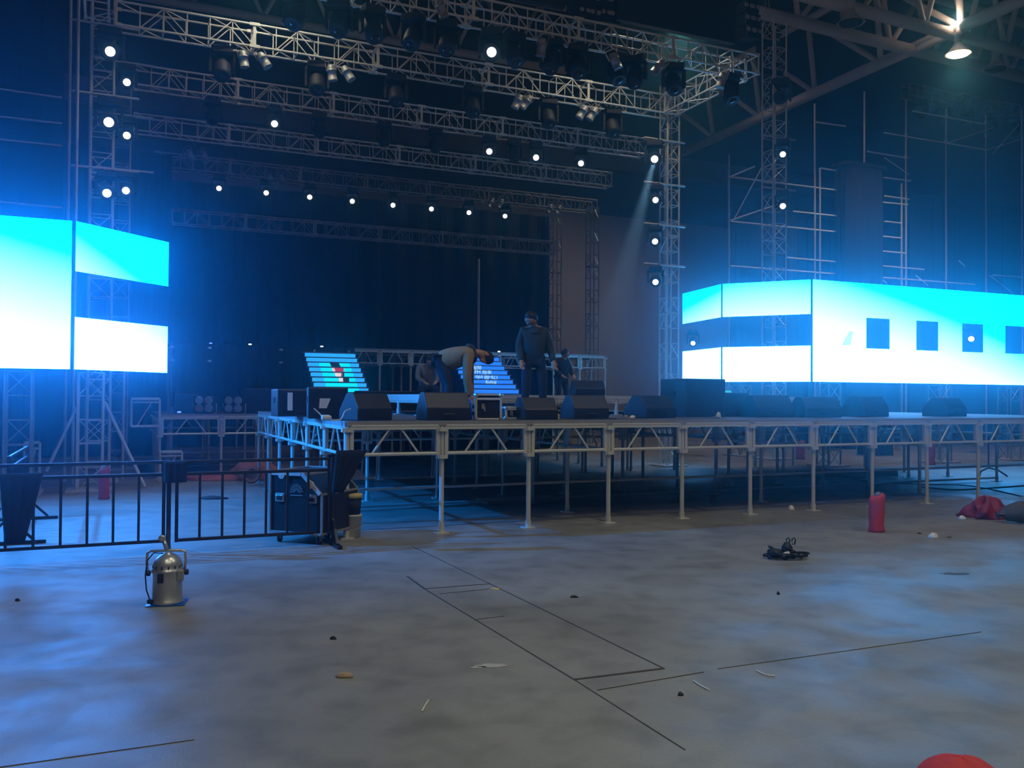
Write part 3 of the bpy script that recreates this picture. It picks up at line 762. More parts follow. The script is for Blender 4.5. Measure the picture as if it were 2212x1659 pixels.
# ------------------------------------------------------------------ monitors, cases and cables on the deck
def wedge(px, v, w_, h_, d_, yaw, label, z=1.40, group='wedge monitors on the deck', m='caseply'):
    p_ = P(u_at(px, v, z), v, z); t = thing('stage_monitor', label, 'loudspeaker', p_, yaw, group)
    prof = [(-d_/2, 0), (d_/2, 0), (d_/2, h_*.35), (d_*.12, h_), (-d_*.22, h_), (-d_/2, h_*.45)]
    mb = MB(); n = len(prof)
    o_ = [(-w_/2, y, z_) for y, z_ in prof] + [(w_/2, y, z_) for y, z_ in prof]
    mb.add(o_, [(i, (i+1) % n, n+(i+1) % n, n+i) for i in range(n)] + [tuple(range(n-1, -1, -1)), tuple(range(n, 2*n))])
    mb.build('cabinet', M[m], t, bevel=.012)
    g = MB(); a, c_ = V3((0, d_/2, h_*.35)), V3((0, d_*.12, h_)); nrm = V3((0, (c_-a).z, -(c_-a).y)).normalized()*.008
    for dx in (-1, 1): pass
    a2, c2_ = a.lerp(c_, .08)+nrm, a.lerp(c_, .92)+nrm
    g.add([(-w_*.46, a2.y, a2.z), (w_*.46, a2.y, a2.z), (w_*.46, c2_.y, c2_.z), (-w_*.46, c2_.y, c2_.z)], [(0, 1, 2, 3)])
    go = g.build('grille', M['blackmetal'], t); so = go.modifiers.new('t', 'SOLIDIFY'); so.thickness = .006
    MB().tube([(-.07, -d_/2+.01, h_*.22), (-.07, -d_/2-.03, h_*.22), (.07, -d_/2-.03, h_*.22), (.07, -d_/2+.01, h_*.22)], .008, 5).build('handle', M['blackmetal'], t)
    return t
wedge(957, .45, .60, .36, .45, TH, 'black wedge monitor in front of the bending worker')
wedge(790, .50, .52, .34, .42, TH+.35, 'black wedge monitor near the front left corner of the deck')
wedge(1155, .55, .50, .30, .45, TH, 'black wedge monitor at the standing worker\'s feet')
wedge(1262, .70, .56, .34, .45, TH, 'black wedge monitor between the standing worker and the empty deck')
wedge(1403, 1.0, .62, .34, .50, TH+.2, 'black wedge monitor left of the big dark speaker stack')
wedge(1268, 3.3, .55, .26, .40, TH-.2, 'small dark monitor on the low riser behind', z=1.745)
wedge(1655, 1.2, .75, .36, .5, TH, 'dark monitor under the stepped screens')
wedge(1760, 1.0, .70, .34, .5, TH-.1, 'dark monitor under the left end of the long screen')
wedge(1868, 1.3, .66, .36, .5, TH+.1, 'dark monitor with a pale top below the first screen opening')
wedge(2040, 1.2, .62, .34, .5, TH+.15, 'dark monitor near the right edge of the deck')
def speaker_box(px, v, w_, h_, d_, yaw, label, z=1.40, m='caseply'):
    t = thing('loudspeaker_cabinet', label, 'loudspeaker', P(u_at(px, v, z), v, z), yaw, 'black cabinets on the deck')
    MB().box((0, 0, h_/2), (w_, d_, h_)).build('cabinet', M[m], t, bevel=.015)
    MB().box((0, -d_/2-.006, h_*.54), (w_*.88, .012, h_*.82)).build('grille', M['blackmetal'], t, bevel=.004)
    for s in (-1, 1): MB().box((s*(w_/2+.004), 0, h_*.6), (.01, .16, .09)).build('handle', M['blackmetal'], t)
    return t
cbA = speaker_box(662, 2.9, .95, .40, .6, TH, 'low black cabinet at the left side of the deck')
MB().box((-.30, -.32, .22), (.07, .012, .26)).build('taped_sheet', M['white'], cbA)
cbB = speaker_box(706, 1.5, .52, .42, .5, TH-.15, 'black cabinet behind the front left monitor')
MB().prism([(-.12, .14), (-.02, .14), (.03, .27), (-.11, .27)], -.272, -.264).build('taped_sheet', M['white'], cbB)
speaker_box(1496, 1.7, .80, .62, .7, TH, 'tall black speaker cabinet below the narrow stepped screens')
speaker_box(1562, 1.9, .62, .40, .6, TH, 'squat black cabinet right of the tall speaker below the stepped screens')
speaker_box(835, 8.0, 1.3, .42, .5, TH, 'long black cabinet before the foot of the rear walkway')
speaker_box(975, 2.3, .4, .35, .35, TH, 'small black cabinet behind the bending worker\'s legs')
# small rack case
def rack(px, v, w_, h_, d_, yaw, label, z=1.4, name='flight_case'):
    t = thing(name, label, 'flight case', P(u_at(px, v, z), v, z), yaw, 'flight cases')
    MB().box((0, 0, h_/2), (w_-.02, d_-.02, h_-.02)).build('body', M['caseply'], t)
    e = MB()
    for x in (-w_/2, w_/2):
        for y in (-d_/2, d_/2): e.box((x, y, h_/2), (.028, .028, h_))
        for z_ in (.012, h_-.012): e.box((x, 0, z_), (.028, d_, .026))
    for y in (-d_/2, d_/2):
        for z_ in (.012, h_-.012): e.box((0, y, z_), (w_, .028, .026))
    e.box((0, -d_/2, h_*.80), (w_, .022, .03))
    e.build('edging', M['alu'], t, bevel=.004)
    c_ = MB()
    for x in (-w_/2, w_/2):
        for y in (-d_/2, d_/2):
            for z_ in (.02, h_-.02): c_.lathe([(.026, -.02), (.03, 0), (.026, .02)], 10, (x, y, z_))
    c_.build('corner_set', M['chrome'], t)
    lt = MB(); lt.box((-w_*.22, -d_/2-.008, h_*.52), (.035, .012, .07)); lt.box((-w_*.16, -d_/2-.008, h_*.42), (.02, .012, .06)); lt.build('latch', M['chrome'], t)
    return t
rack(1054, .42, .325, .345, .33, TH-.35, 'small silver edged rack case standing on the deck edge before the bending worker')
rack(1104, .75, .26, .17, .25, TH, 'low dark case with pale tape on the deck, right of the small rack case')
# cables and clutter on deck
def cable(pts, r, label, name='cable', m='rubber', cat='cable', group=None):
    pts = [V3(p) for p in pts]; out = []
    for i in range(len(pts)-1):
        a = pts[max(i-1, 0)]; b_ = pts[i]; c_ = pts[i+1]; d_ = pts[min(i+2, len(pts)-1)]
        for k in range(6):
            t = k/6; out.append(.5*((2*b_)+(c_-a)*t+(2*a-5*b_+4*c_-d_)*t*t+(3*b_-a-3*c_+d_)*t**3))
    out.append(pts[-1]); L0 = out[0].copy()
    o = MB().tube([p-L0 for p in out], r, 6).build(name, M[m], loc=L0, smooth=True)
    return tag(o, label, cat, group)
d0_ = P(-.0, .06, 1.41)
cable([on_v(588, 878, 4.5), on_v(596, 893, 4.5), P(0.02, 4.3, 1.412), P(.4, 3.9, 1.412)], .008, 'thin pale wire springing up at the back left corner of the deck', m='white')
cable([on_v(678, 882, .30), on_v(690, 893, .30), P(u_at(705, .25, 1.41), .25, 1.415), P(u_at(735, .25, 1.41), .25, 1.415), on_v(745, 889, .25), on_v(758, 883, .25)], .008, 'pale wire curling along the front left deck edge', m='white')
tag(MB().lathe([(.02, 0), (.035, .01), (.035, .09), (.02, .12)], 12, R=Matrix.Rotation(pi/2, 3, 'Y')).build('plastic_cup', M['white'], loc=P(u_at(694, .2, 1.4), .2, 1.44), rz=TH), 'white plastic cup lying on the deck corner by the pale wire', 'cup')
clut = [(820, .5, 'white', .09, .05, 'white scrap under the corner monitor'), (1196, .5, 'white', .05, .05, 'left of two small white lumps beside the standing worker\'s monitor'), (1203, .62, 'yellow', .06, .09, 'yellowish scrap beside the standing worker\'s monitor'),
        (1366, .6, 'white', .09, .05, 'white crumpled cup on the deck left of the angled monitor'), (1352, .8, 'cardboard', .07, .05, 'brown scrap beside the white cup on deck'), (1322, .6, 'grey', .12, .03, 'grey tangle on the deck between two monitors'),
        (1552, .9, 'white', .07, .09, 'pale scrap under the stepped screens'), (1545, .5, 'grey', .14, .03, 'grey rag on the deck edge under the stepped screens')]
for px, v, m_, w_, h_, l in clut:
    mb = MB(); pr = [(w_*.5, 0), (w_*.55, h_*.35), (w_*.38, h_*.8), (w_*.12, h_)]
    mb.lathe(pr, 9); o = mb.build('scrap', M[m_], loc=P(u_at(px, v, 1.4), v, 1.4), rz=1.1); tag(o, l, 'scrap', 'scraps on the deck')
    for vtx in o.data.vertices: vtx.co.x *= 1+.35*sin(vtx.index*2.1); vtx.co.y *= 1+.3*cos(vtx.index*1.7)
tag(MB().box((0, 0, 0), (.30, .02, .035)).build('lit_strip', M['teal'], loc=P(u_at(1563, 1.75, 1.8), 1.75, 1.818), rz=TH), 'teal glowing strip just below the stepped screens', 'light')
tag(MB().lathe([(.035, 0), (.035, .2), (.012, .24), (.012, .27)], 12).build('bottle', M['bluegel'], loc=P(u_at(1014, .7, 1.4), .7, 1.4), smooth=True), 'blue bottle standing left of the small rack case', 'bottle')
# blinders on the left wing
def blinder(px, label):
    t = thing('blinder_light', label, 'stage light', P(u_at(px, 9.3, 1.4), 9.3, 1.315), TH-.35, 'four-lamp blinders on the left wing')
    MB().box((0, .08, .19), (.42, .16, .36)).build('housing', M['blackmetal'], t, bevel=.01)
    for x in (-.10, .10):
        for z_ in (.11, .28): MB().lathe([(.085, 0), (.08, .012), (.045, -.02), (.02, -.03)], 18, (x, -.005, z_), Matrix.Rotation(pi/2, 3, 'X')).build('lamp_face', M['chrome'], t, smooth=True)
    MB().tube([(-.24, .08, .22), (-.24, .08, .006), (.24, .08, .006), (.24, .08, .22)], .012, 6).build('bracket', M['alu'], t)
blinder(440, 'left four-lamp blinder on the left wing'); blinder(504, 'right four-lamp blinder on the left wing')
speaker_box(402, 10.0, .5, .45, .4, TH, 'small dark cabinet at the left end of the wing', z=1.31)
speaker_box(560, 9.6, .75, .55, .5, TH, 'black cabinet at the right end of the wing', z=1.31)
tag(MB().box((0, 0, .02), (.07, .03, .03)).build('indicator_light', M['ledblue'], loc=P(u_at(387, 9.2, 1.35), 9.2, 1.33), rz=TH), 'small blue indicator glowing on the left wing', 'light')

# ------------------------------------------------------------------ scaffold on the right
def S(x, y, v=12.9): return on_v(1560+x/3.393, 180+y/3.393, v)
root = thing('scaffold', 'tall pipe scaffold behind the right screens with ledgers painted pale for light from above', 'scaffold', P(u_at(1575, 12.9, 3), 12.9), 0)
RL = root.location.copy()
M['ledger'] = mat('galvanised ledger with light painted in', (.85, .85, .82), .38, .1, .1, 9)  # paler copy of the pipe steel, paints light from above on ledgers, braces
def sp(name, p, q, r=.03): MB().bar(V3(p)-RL, V3(q)-RL, r, 6).build(name, M['steel' if name == 'standard' else 'ledger'], root)
for x, yt in ((50, 525), (680, 150), (717, 620), (1043, 60), (1347, 120), (1315, 735), (1640, 180), (1932, 232), (2195, 185)):
    top = S(x, yt); sp('standard', (top.x, top.y, .02), top, .034)
for (a, c_) in (((1185, 362), (1940, 487)), ((1395, 203), (1930, 300)), ((1065, 500), (1365, 548)), ((60, 685), (905, 792)), ((720, 622), (905, 650)), ((1185, 690), (1380, 715)),
                ((1190, 825), (1370, 850)), ((915, 845), (1360, 890)), ((520, 938), (895, 978)), ((65, 1012), (880, 1093)), ((1190, 1012), (1315, 1025)), ((1160, 1120), (1315, 1135)),
                ((925, 1208), (1340, 1245)), ((470, 1277), (1480, 1365)), ((60, 1338), (1850, 1475)), ((1980, 1405), (2200, 1422)), ((690, 285), (905, 315))):
    sp('ledger', S(*a), S(*c_), .028)
for (a, c_) in (((1190, 545), (1365, 665)), ((1075, 1355), (1205, 1465)), ((1420, 1408), (1505, 1480)), ((1735, 1300), (1780, 1343)), ((1960, 1408), (2125, 1535)),
                ((1650, 437), (1990, 325)), ((1945, 487), (2230, 398)), ((1985, 515), (2175, 300)), ((60, 685), (240, 610)), ((60, 1005), (370, 900)), ((85, 1000), (300, 600))):
    sp('brace', S(*a), S(*c_, ), .022)
for x, ys in ((1932, (285, 388)), (1640, (240, 430)), (1347, (380, 540))):
    for y in ys: MB().lathe([(.06, -.05), (.07, 0), (.06, .05)], 8, S(x, y)-RL).build('coupler', M['steel'], root)
# dark cloth-wrapped column in the scaffold (speaker hang)
ua, ub = u_at(1829, 12.4, 6), u_at(1910, 12.4, 6)
t = thing('speaker_tower', 'tall black wrapped speaker column standing inside the scaffold', 'loudspeaker', P(ua, 12.4), TH)
mb = MB(); nn = 28
for zz in [i*.55 for i in range(18)]+[9.75]:
    for i in range(nn):
        a = 2*pi*i/nn; k = max(abs(cos(a)), abs(sin(a))); mb.v.append(((ub-ua)/2+cos(a)/k*(ub-ua)/2*(1+.02*sin(i*2.3+zz)), .3+sin(a)/k*.3*(1+.03*cos(i*1.9+zz)), zz))
mb.f = [(j*nn+i, j*nn+(i+1) % nn, (j+1)*nn+(i+1) % nn, (j+1)*nn+i) for j in range(18) for i in range(nn)]+[tuple(18*nn+i for i in range(nn))]
mb.build('cloth_wrap', M['cloth'], t)
MB().box(((ub-ua)/2, .3, 9.8), (ub-ua+.15, .7, .12)).build('top_frame', M['blackmetal'], t)
# rear right cluster of roof lights (small glints near the right edge)
rt = P(u_at(1975, 12.6, 11), 12.6, 10.1)
truss(on_v(1965, 205, 13.2), V3((*(on_v(2290, 268, 13.2).xy), on_v(1965, 205, 13.2).z)), 'short dim truss with lamps at the far upper right', m='alu_dark', group='lighting trusses over the stage')
for i, px in enumerate((1990, 2040, 2090, 2140, 2190)):
    z_ = on_v(1965, 205, 13.2).z; u_ = u_at(px, 13.4, z_); tt = copy_tree(protos[(False, 60)]); tt.location = P(u_, 13.4, z_-.01); tt.rotation_euler = (0, 0, -.4)
    tt['label'] = 'unlit head, %s of five on the far upper right truss' % ordl(i, 5); tt['group'] = 'dark heads at far upper right'

# ------------------------------------------------------------------ crowd barriers
def barrier(loc, rz, L, nb, label, feet=True):
    t = thing('crowd_barrier', label, 'barrier', loc, rz, 'black crowd barriers')
    f = MB(); r = .02
    for z_ in (.985, .855, .15): f.beam((0, 0, z_), (L, 0, z_), .03, .035)
    for x in (0, L): f.beam((x, 0, .13), (x, 0, .99), .035, .035)
    f.build('rail_frame', M['blackmetal'], t, bevel=.004)
    o = None
    for i in range(1, nb):
        if o is None: o = MB().beam((0, 0, .16), (0, 0, .85), .026, .026).build('bar', M['blackmetal'], t, (L*i/nb, 0, 0))
        else: dupobj(o, t, (L*i/nb, 0, 0))
    for x in (-.03, L+.05):
        if not feet and x < 0: continue
        g = MB(); g.beam((x, 0, .03), (x, 0, 1.0), .045, .045); g.beam((x, -.38, .02), (x, .38, .02), .05, .04)
        g.beam((x, -.26, .04), (x, 0, .30), .03, .03); g.beam((x, .26, .04), (x, 0, .30), .03, .03)
        g.tube([(x, .37, .03), (x, .30, .17), (x, .17, .26), (x, .02, .30)], .012, 5)
        g.build('foot', M['blackmetal'], t)
    return t
A0 = V3((-3.70, 9.44, 0))
barrier(A0-U*2.20, TH, 2.2, 9, 'crowd barrier crossing the left edge, blue light along its rails')
barrier(A0+U*.13, TH, 1.63, 7, 'crowd barrier running from the middle post to the flight case', feet=False)
barrier(at_z(18, 1176, 0)+V3((0, .0, 0)), TH+radians(90), 2.1, 9, 'crowd barrier seen end on at the far left edge')
# cloths hung on the posts
def hung_cloth(loc, w_, h_, label, rz=TH, skew=0.0, taper=.5):
    mb = MB(); n = 12; k = 8
    for i in range(n+1):
        for j in range(k+1):
            s, t_ = i/n-.5, j/k; wd = w_*(1-taper*t_)
            x = s*wd+skew*t_; y = -.06-.03*sin(i*1.6)*(.4+t_)
            mb.v.append((x, y, -h_*t_))
    for i in range(n):
        for j in range(k): a = i*(k+1)+j; mb.f.append((a, a+1, a+k+2, a+k+1))
    o = mb.build('draped_cloth', M['cloth'], loc=loc, rz=rz, smooth=True); so = o.modifiers.new('t', 'SOLIDIFY'); so.thickness = .05; so.offset = 0
    return tag(o, label, 'cloth', 'dark cloths on the barriers')
hung_cloth(at_y(378, 996, 9.40), .20, .22, 'dark cloth bundled on the middle barrier post', taper=.1)
hung_cloth(at_y(757, 972, 9.95), .34, .46, 'black jacket hanging from the barrier end beside the flight case', skew=-.16, taper=.75)
hung_cloth(at_y(48, 1022, 8.55), .34, .66, 'dark garment draped on the barrier at the far left edge', taper=.65, skew=-.05)

# ------------------------------------------------------------------ large flight case
fc0 = V3((-2.80, 10.30, 0))
t = thing('flight_case', 'large black wheeled flight case with chamfered corner behind the barriers', 'flight case', fc0, radians(-21), 'flight cases')
Wc, Hc, Dc, z0 = .70, .69, .78, .13
prof = [(0, z0), (Wc, z0), (Wc, z0+Hc-.24), (Wc-.24, z0+Hc-.02), (Wc-.27, z0+Hc), (0, z0+Hc)]
MB().prism(prof, .01, Dc-.01).build('body', M['caseply'], t, bevel=.004)
e = MB()
for y in (0, Dc):
    for i in range(6):
        a, c_ = prof[i], prof[(i+1) % 6]; e.beam((a[0], y, a[1]), (c_[0], y, c_[1]), .024, .024)
for i in range(6): e.beam((prof[i][0], 0, prof[i][1]), (prof[i][0], Dc, prof[i][1]), .024, .024)
e.build('edging', M['alu_dark'], t, bevel=.003)
MB().beam((Wc-.26, -.016, z0+Hc-.01), (Wc-.015, -.016, z0+Hc-.235), .012, .045).build('slanted_strip', M['alu'], t)
MB().beam((.03, -.016, z0+Hc-.02), (Wc-.28, -.016, z0+Hc-.02), .012, .03).build('top_strip', M['alu'], t)
for x in (.14, .58):
    h_ = MB(); h_.box((x, -.012, z0+.40), (.12, .014, .10)); ho_ = h_.build('handle_dish', M['alu_dark'], t, bevel=.006)
    MB().box((x, -.022, z0+.39), (.07, .008, .035)).build('handle_recess', M['black'], ho_); MB().tube([(x-.045, -.03, z0+.425), (x+.045, -.03, z0+.425)], .006, 6).build('grip', M['chrome'], ho_)
for x, z_ in ((.17, z0+Hc-.035), (Wc-.13, z0+Hc-.13)): MB().lathe([(.035, 0), (.045, .006), (.04, .014), (.01, .016)], 14, (x, -.02, z_), Matrix.Rotation(pi/2, 3, 'X')).build('butterfly_latch', M['alu'], t)
em = MB()
for k in range(9):
    a = pi*(k+.5)/9; 
    em.beam((.36+cos(a)*.03, -.002+.0, z0+.46+sin(a)*.025), (.36+cos(a)*.09, -.002, z0+.46+sin(a)*.105), .004, .006)
    em.beam((.36+cos(a)*.06, -.002, z0+.46+sin(a)*.07), (.36+cos(a+.16)*.085, -.002, z0+.46+sin(a+.16)*.1), .004, .005)
em.box((.36, -.002, z0+.43), (.16, .004, .010)); em.build('emblem', M['alu_dark'], t)
for x in (.08, Wc-.08):
    for y in (.08, Dc-.08):
        ca = MB(); ca.box((x, y, .115), (.09, .08, .03)); ca.box((x-.02, y, .08), (.012, .05, .08)); ca.box((x+.02, y, .08), (.012, .05, .08)); co = ca.build('caster', M['alu_dark'], t)
        MB().lathe([(.03, -.014), (.045, -.010), (.045, .010), (.03, .014)], 16, (x, y, .045), Matrix.Rotation(pi/2, 3, 'Y')).build('wheel', M['rubber'], co, smooth=True)
# tubs beside the case
for z_, m_, l, hh in ((0, 'white', 'white plastic tub on the floor right of the flight case', .26),):
    tb = thing('plastic_tub', l, 'tub', at_z(763, 1161, 0), .2)
    MB().lathe([(.085, 0), (.10, hh), (.105, hh), (.105, hh+.02), (.095, hh+.02)], 20).build('body', M['white'], tb, smooth=True)
    MB().tube([(.10, 0, hh-.02), (.11, -.04, hh-.12), (.0, -.11, hh-.16), (-.11, -.04, hh-.12), (-.10, 0, hh-.02)], .004, 5).build('bail_handle', M['steel'], tb)
tb = thing('paint_bucket', 'dark bucket with yellowish lid stacked on the white tub by the flight case', 'bucket', at_z(763, 1161, 0)+V3((0, 0, .283)), 0)
MB().lathe([(.08, 0), (.10, .20)], 20).build('body', M['navy'], tb, smooth=True); MB().lathe([(.108, .195), (.108, .235), (.10, .245), (.02, .248)], 20).build('lid', M['yellow'], tb, smooth=True)

# ------------------------------------------------------------------ the PAR can on the floor
t = thing('par_can', 'polished par can standing face down on the floor before the middle barrier post', 'stage light', at_z(361, 1303, 0), radians(12))
MB().box((0, 0, .006), (.30, .25, .004)).build('gel_sheet', M['bluegel'], t)
MB().lathe([(.128, .010), (.130, .022), (.124, .030), (.122, .045), (.117, .052), (.114, .19), (.114, .255), (.122, .262), (.122, .278), (.114, .285), (.112, .315), (.108, .335), (.092, .37), (.06, .395), (.03, .405), (.028, .415), (.01, .417)], 40).build('housing', M['chrome'], t, smooth=True)
hh = MB()
for k in range(14):
    a = 2*pi*k/14; hh.box((cos(a)*.1135, sin(a)*.1135, .305), (.006, .010, .024), Matrix.Rotation(a, 3, 'Z'))
hh.build('vent_slots', M['black'], t)
MB().tube([(-.125, 0, .25), (-.155, 0, .28), (-.16, 0, .36), (-.155, 0, .415), (-.13, 0, .43), (.11, 0, .43), (.135, 0, .415), (.14, 0, .35), (.13, 0, .25)], .011, 8).build('yoke', M['chrome'], t, smooth=True)
for s in (-1, 1):
    MB().lathe([(.012, 0), (.024, .004), (.024, .03), (.012, .034)], 10, (s*.13, 0, .25), Matrix.Rotation(s*pi/2, 3, 'Y')).build('yoke_knob', M['rubber'], t)
c_ = MB(); c_.bar((-.005, 0, .43), (-.035, 0, .52), .017, 10); c_.lathe([(.02, 0), (.028, .008), (.028, .03), (.018, .036)], 12, (-.042, 0, .53), Matrix.Rotation(radians(80), 3, 'X')); c_.build('hook_spigot', M['chrome'], t, smooth=True)
MB().box((-.035, -.118, .225), (.045, .02, .075)).build('latch_clip', M['black'], t, bevel=.004)
MB().box((.11, -.06, .235), (.05, .045, .09)).build('terminal_box', M['alu_dark'], t, bevel=.008)
MB().tube([(-.03, -.02, .41), (-.10, -.03, .42), (-.150, -.03, .36), (-.165, -.03, .24), (-.155, -.03, .12), (-.12, -.05, .03), (-.11, -.08, .03)], .006, 6).build('power_cord', M['rubber'], t, smooth=True)
MB().box((-.115, -.075, .035), (.05, .03, .035)).build('plug', M['rubber'], t, bevel=.006)

# ------------------------------------------------------------------ floor items
def sleeve(px, py, w_, h_, label, lean=0.0, top='red'):
    t_ = thing('red_sleeve', label, 'cloth roll', at_z(px, py, 0), .2)
    n = 20; mb = MB(); prof = [(w_*.50, 0), (w_*.53, h_*.06), (w_*.47, h_*.18), (w_*.50, h_*.5), (w_*.50, h_*.8), (w_*.53, h_*.93), (w_*.42, h_)]
    mb.lathe(prof, n); o = mb.build('cloth_body', M['red'], t_, smooth=True)
    for vt in o.data.vertices:
        a = atan2(vt.co.y, vt.co.x); k = 1+.06*sin(a*5+vt.co.z*9); vt.co.x = vt.co.x*k+lean*vt.co.z; vt.co.y *= k*.8
        vt.co.z += .03*cos(a)*(vt.co.z/h_)
    MB().lathe([(w_*.18, h_*.97), (w_*.22, h_*1.02), (w_*.12, h_*1.08), (.005, h_*1.10)], 10, (w_*.1+lean*h_, 0, 0)).build('plastic_tip', M['grey'], t_, smooth=True)
sleeve(1894, 1149, .20, .47, 'upright red cloth sleeve standing alone on the floor at right')
sleeve(224, 1078, .17, .50, 'upright red cloth sleeve behind the left barrier')
sleeve(2009, 1004, .27, .62, 'upright red cloth sleeve far back under the right of the stage')
sleeve(1729, 992, .25, .5, 'distant red cloth sleeve in the dark under the stage')
# red bag and blanket
def blob(name, label, cat, loc, dims, m, seed, n=22, k=12, rough=.18, rz=0, lift=0):
    rnd = random.Random(seed); ph = [rnd.uniform(0, 6) for _ in range(6)]
    mb = MB(); prof = [(max(.02, sin(pi*(.08+.42*j/(k)*2 if False else .5*j/k))), 0) for j in range(k+1)]
    vs_ = []
    for j in range(k+1):
        th = pi/2*j/k
        for i in range(n):
            a = 2*pi*i/n; r = 1+rough*(sin(a*3+ph[0]+th*2)*.5+sin(a*5+ph[1]-th*3)*.35+sin(a*9+ph[2]+th*5)*.2)
            rr = cos(th)*r if j < k else .001
            vs_.append((rr*cos(a)*dims[0]/2, rr*sin(a)*dims[1]/2, sin(th)*dims[2]*(1+rough*.5*sin(a*4+ph[3]))))
    fs = [(j*n+i, j*n+(i+1) % n, (j+1)*n+(i+1) % n, (j+1)*n+i) for j in range(k) for i in range(n)] + [tuple(range(n))]
    o = MB().add(vs_, fs).build(name, M[m], loc=loc, rz=rz, smooth=True); return tag(o, label, cat)
blob('red_bag', 'crumpled red bag on the floor at the right edge', 'bag', at_z(2128, 1117, 0), (.62, .48, .25), 'redbag', 3, n=40, k=16, rough=.55, rz=.5)
bk = at_z(2226, 1130, 0)
mb = MB(); mb.tube([(-.42, .08, .09), (-.32, .06, .12), (-.15, 0, .155), (.1, .02, .17), (.4, -.03, .17), (.8, 0, .17)], [.06, .10, .15, .16, .165, .15], 20)
o = mb.build('blanket_roll', M['blanket'], loc=bk, smooth=True); tag(o, 'dark brown rolled blanket lying against the red bag', 'blanket')
blob('red_bundle', 'red rounded cloth bundle poking up at the bottom edge of the picture', 'cloth bundle', at_z(2078, 1722, 0), (.42, .40, .17), 'red', 5, rough=.05)
blob('white_tub', 'small white cup on the floor just outside the stage shadow', 'cup', at_z(1709, 1101, 0), (.10, .10, .07), 'white', 1, rough=.02)
# cable heap
t = thing('cable_coil', 'tangled black cable heap lying on the floor at right', 'cable', at_z(1696, 1207, 0), 0)
rnd = random.Random(4)
for k in range(9):
    cx, cy = rnd.uniform(-.14, .12), rnd.uniform(-.06, .06); rx, ry = rnd.uniform(.07, .17), rnd.uniform(.04, .09); ph = rnd.uniform(0, 6); tilt = rnd.uniform(.02, .16)
    pts = [(cx+rx*cos(a), cy+ry*sin(a), .015+tilt*(.5+.5*sin(a+ph))*.9) for a in [2*pi*i/20 for i in range(20)]]
    MB().tube(pts, .009, 6, closed=True).build('cable_loop', M['rubber'], t, smooth=True)
MB().lathe([(.015, 0), (.05, .05), (.06, .12), (.03, .17), (.01, .18)], 12, (.02, 0, 0)).build('cable_bundle', M['rubber'], t, smooth=True)
MB().lathe([(.05, -.08), (.06, 0), (.04, .12)], 12, (-.10, 0, .05), Matrix.Rotation(pi/2, 3, 'Y')).build('cable_bundle', M['rubber'], t, smooth=True)
for x in (.02, .08): MB().tube([(x, 0, .15), (x-.01, 0, .2), (x+.015, 0, .225), (x+.03, 0, .2), (x+.02, 0, .15)], .007, 6).build('cable_end', M['rubber'], t, smooth=True)
MB().lathe([(.022, -.03), (.03, 0), (.024, .04)], 12, (-.01, -.06, .055), Matrix.Rotation(radians(70), 3, 'Y')).build('tape_wrap', M['white'], t, smooth=True)
# crumpled paper and debris
def bit(px, py, dims, m, label, name='debris', seed=1, rz=0.0, cat='litter', rough=.3):
    o = blob(name, label, cat, at_z(px, py, 0), dims, m, seed, 10, 5, rough, rz); o['group'] = 'litter on the floor'; return o
bit(2016, 1162, (.13, .08, .06), 'white', 'crumpled white paper on the floor in front of the red sleeve', 'crumpled_paper', 2)
bit(2078, 1122, (.11, .08, .05), 'white', 'white scrap on the floor left of the red bag', 'crumpled_paper', 8)
bit(1986, 1153, (.05, .03, .015), 'rubber', 'tiny dark scrap left of the crumpled white paper', seed=4)
bit(2050, 1161, (.07, .02, .01), 'rubber', 'thin dark scrap right of the crumpled white paper', seed=5)
bit(1070, 1273, (.09, .05, .012), 'yellow', 'yellow scrap on the corner of the floor hatch', seed=6)
bit(1240, 1291, (.07, .025, .02), 'rubber', 'small dark clip on the floor right of the hatch', seed=7)
bit(1681, 1284, (.03, .03, .025), 'rubber', 'little dark pebble below the cable heap', seed=9)
bit(720, 1381, (.05, .02, .02), 'rubber', 'tiny black bolt on the left middle of the floor', seed=10)
bit(1470, 1502, (.035, .03, .02), 'rubber', 'dark pebble right of the hatch end', seed=11)
bit(745, 1462, (.11, .07, .03), 'cardboard', 'brown cardboard scrap on the near floor left of centre', 'cardboard_scrap', 12, rough=.2)
bit(38, 1298, (.04, .03, .02), 'rubber', 'dark crumb at the left edge of the floor', seed=13)
bit(460, 1078, (.5, .14, .05), 'rubber', 'flat dark cable bundle seen through the right barrier', 'cable_bundle', 14, cat='cable')
for (pts, l) in (([(912, 1536), (918, 1524), (926, 1512)], 'short white straw lying on the near floor'), ([(1498, 1470), (1512, 1480), (1532, 1490)], 'thin white thread right of the hatch end'),
                 ([(1634, 1448), (1652, 1457), (1674, 1460)], 'curved white thread on the floor at right')):
    cable([at_z(x, y, .006) for x, y in pts], .004, l, 'thread', 'white', 'litter', 'litter on the floor')
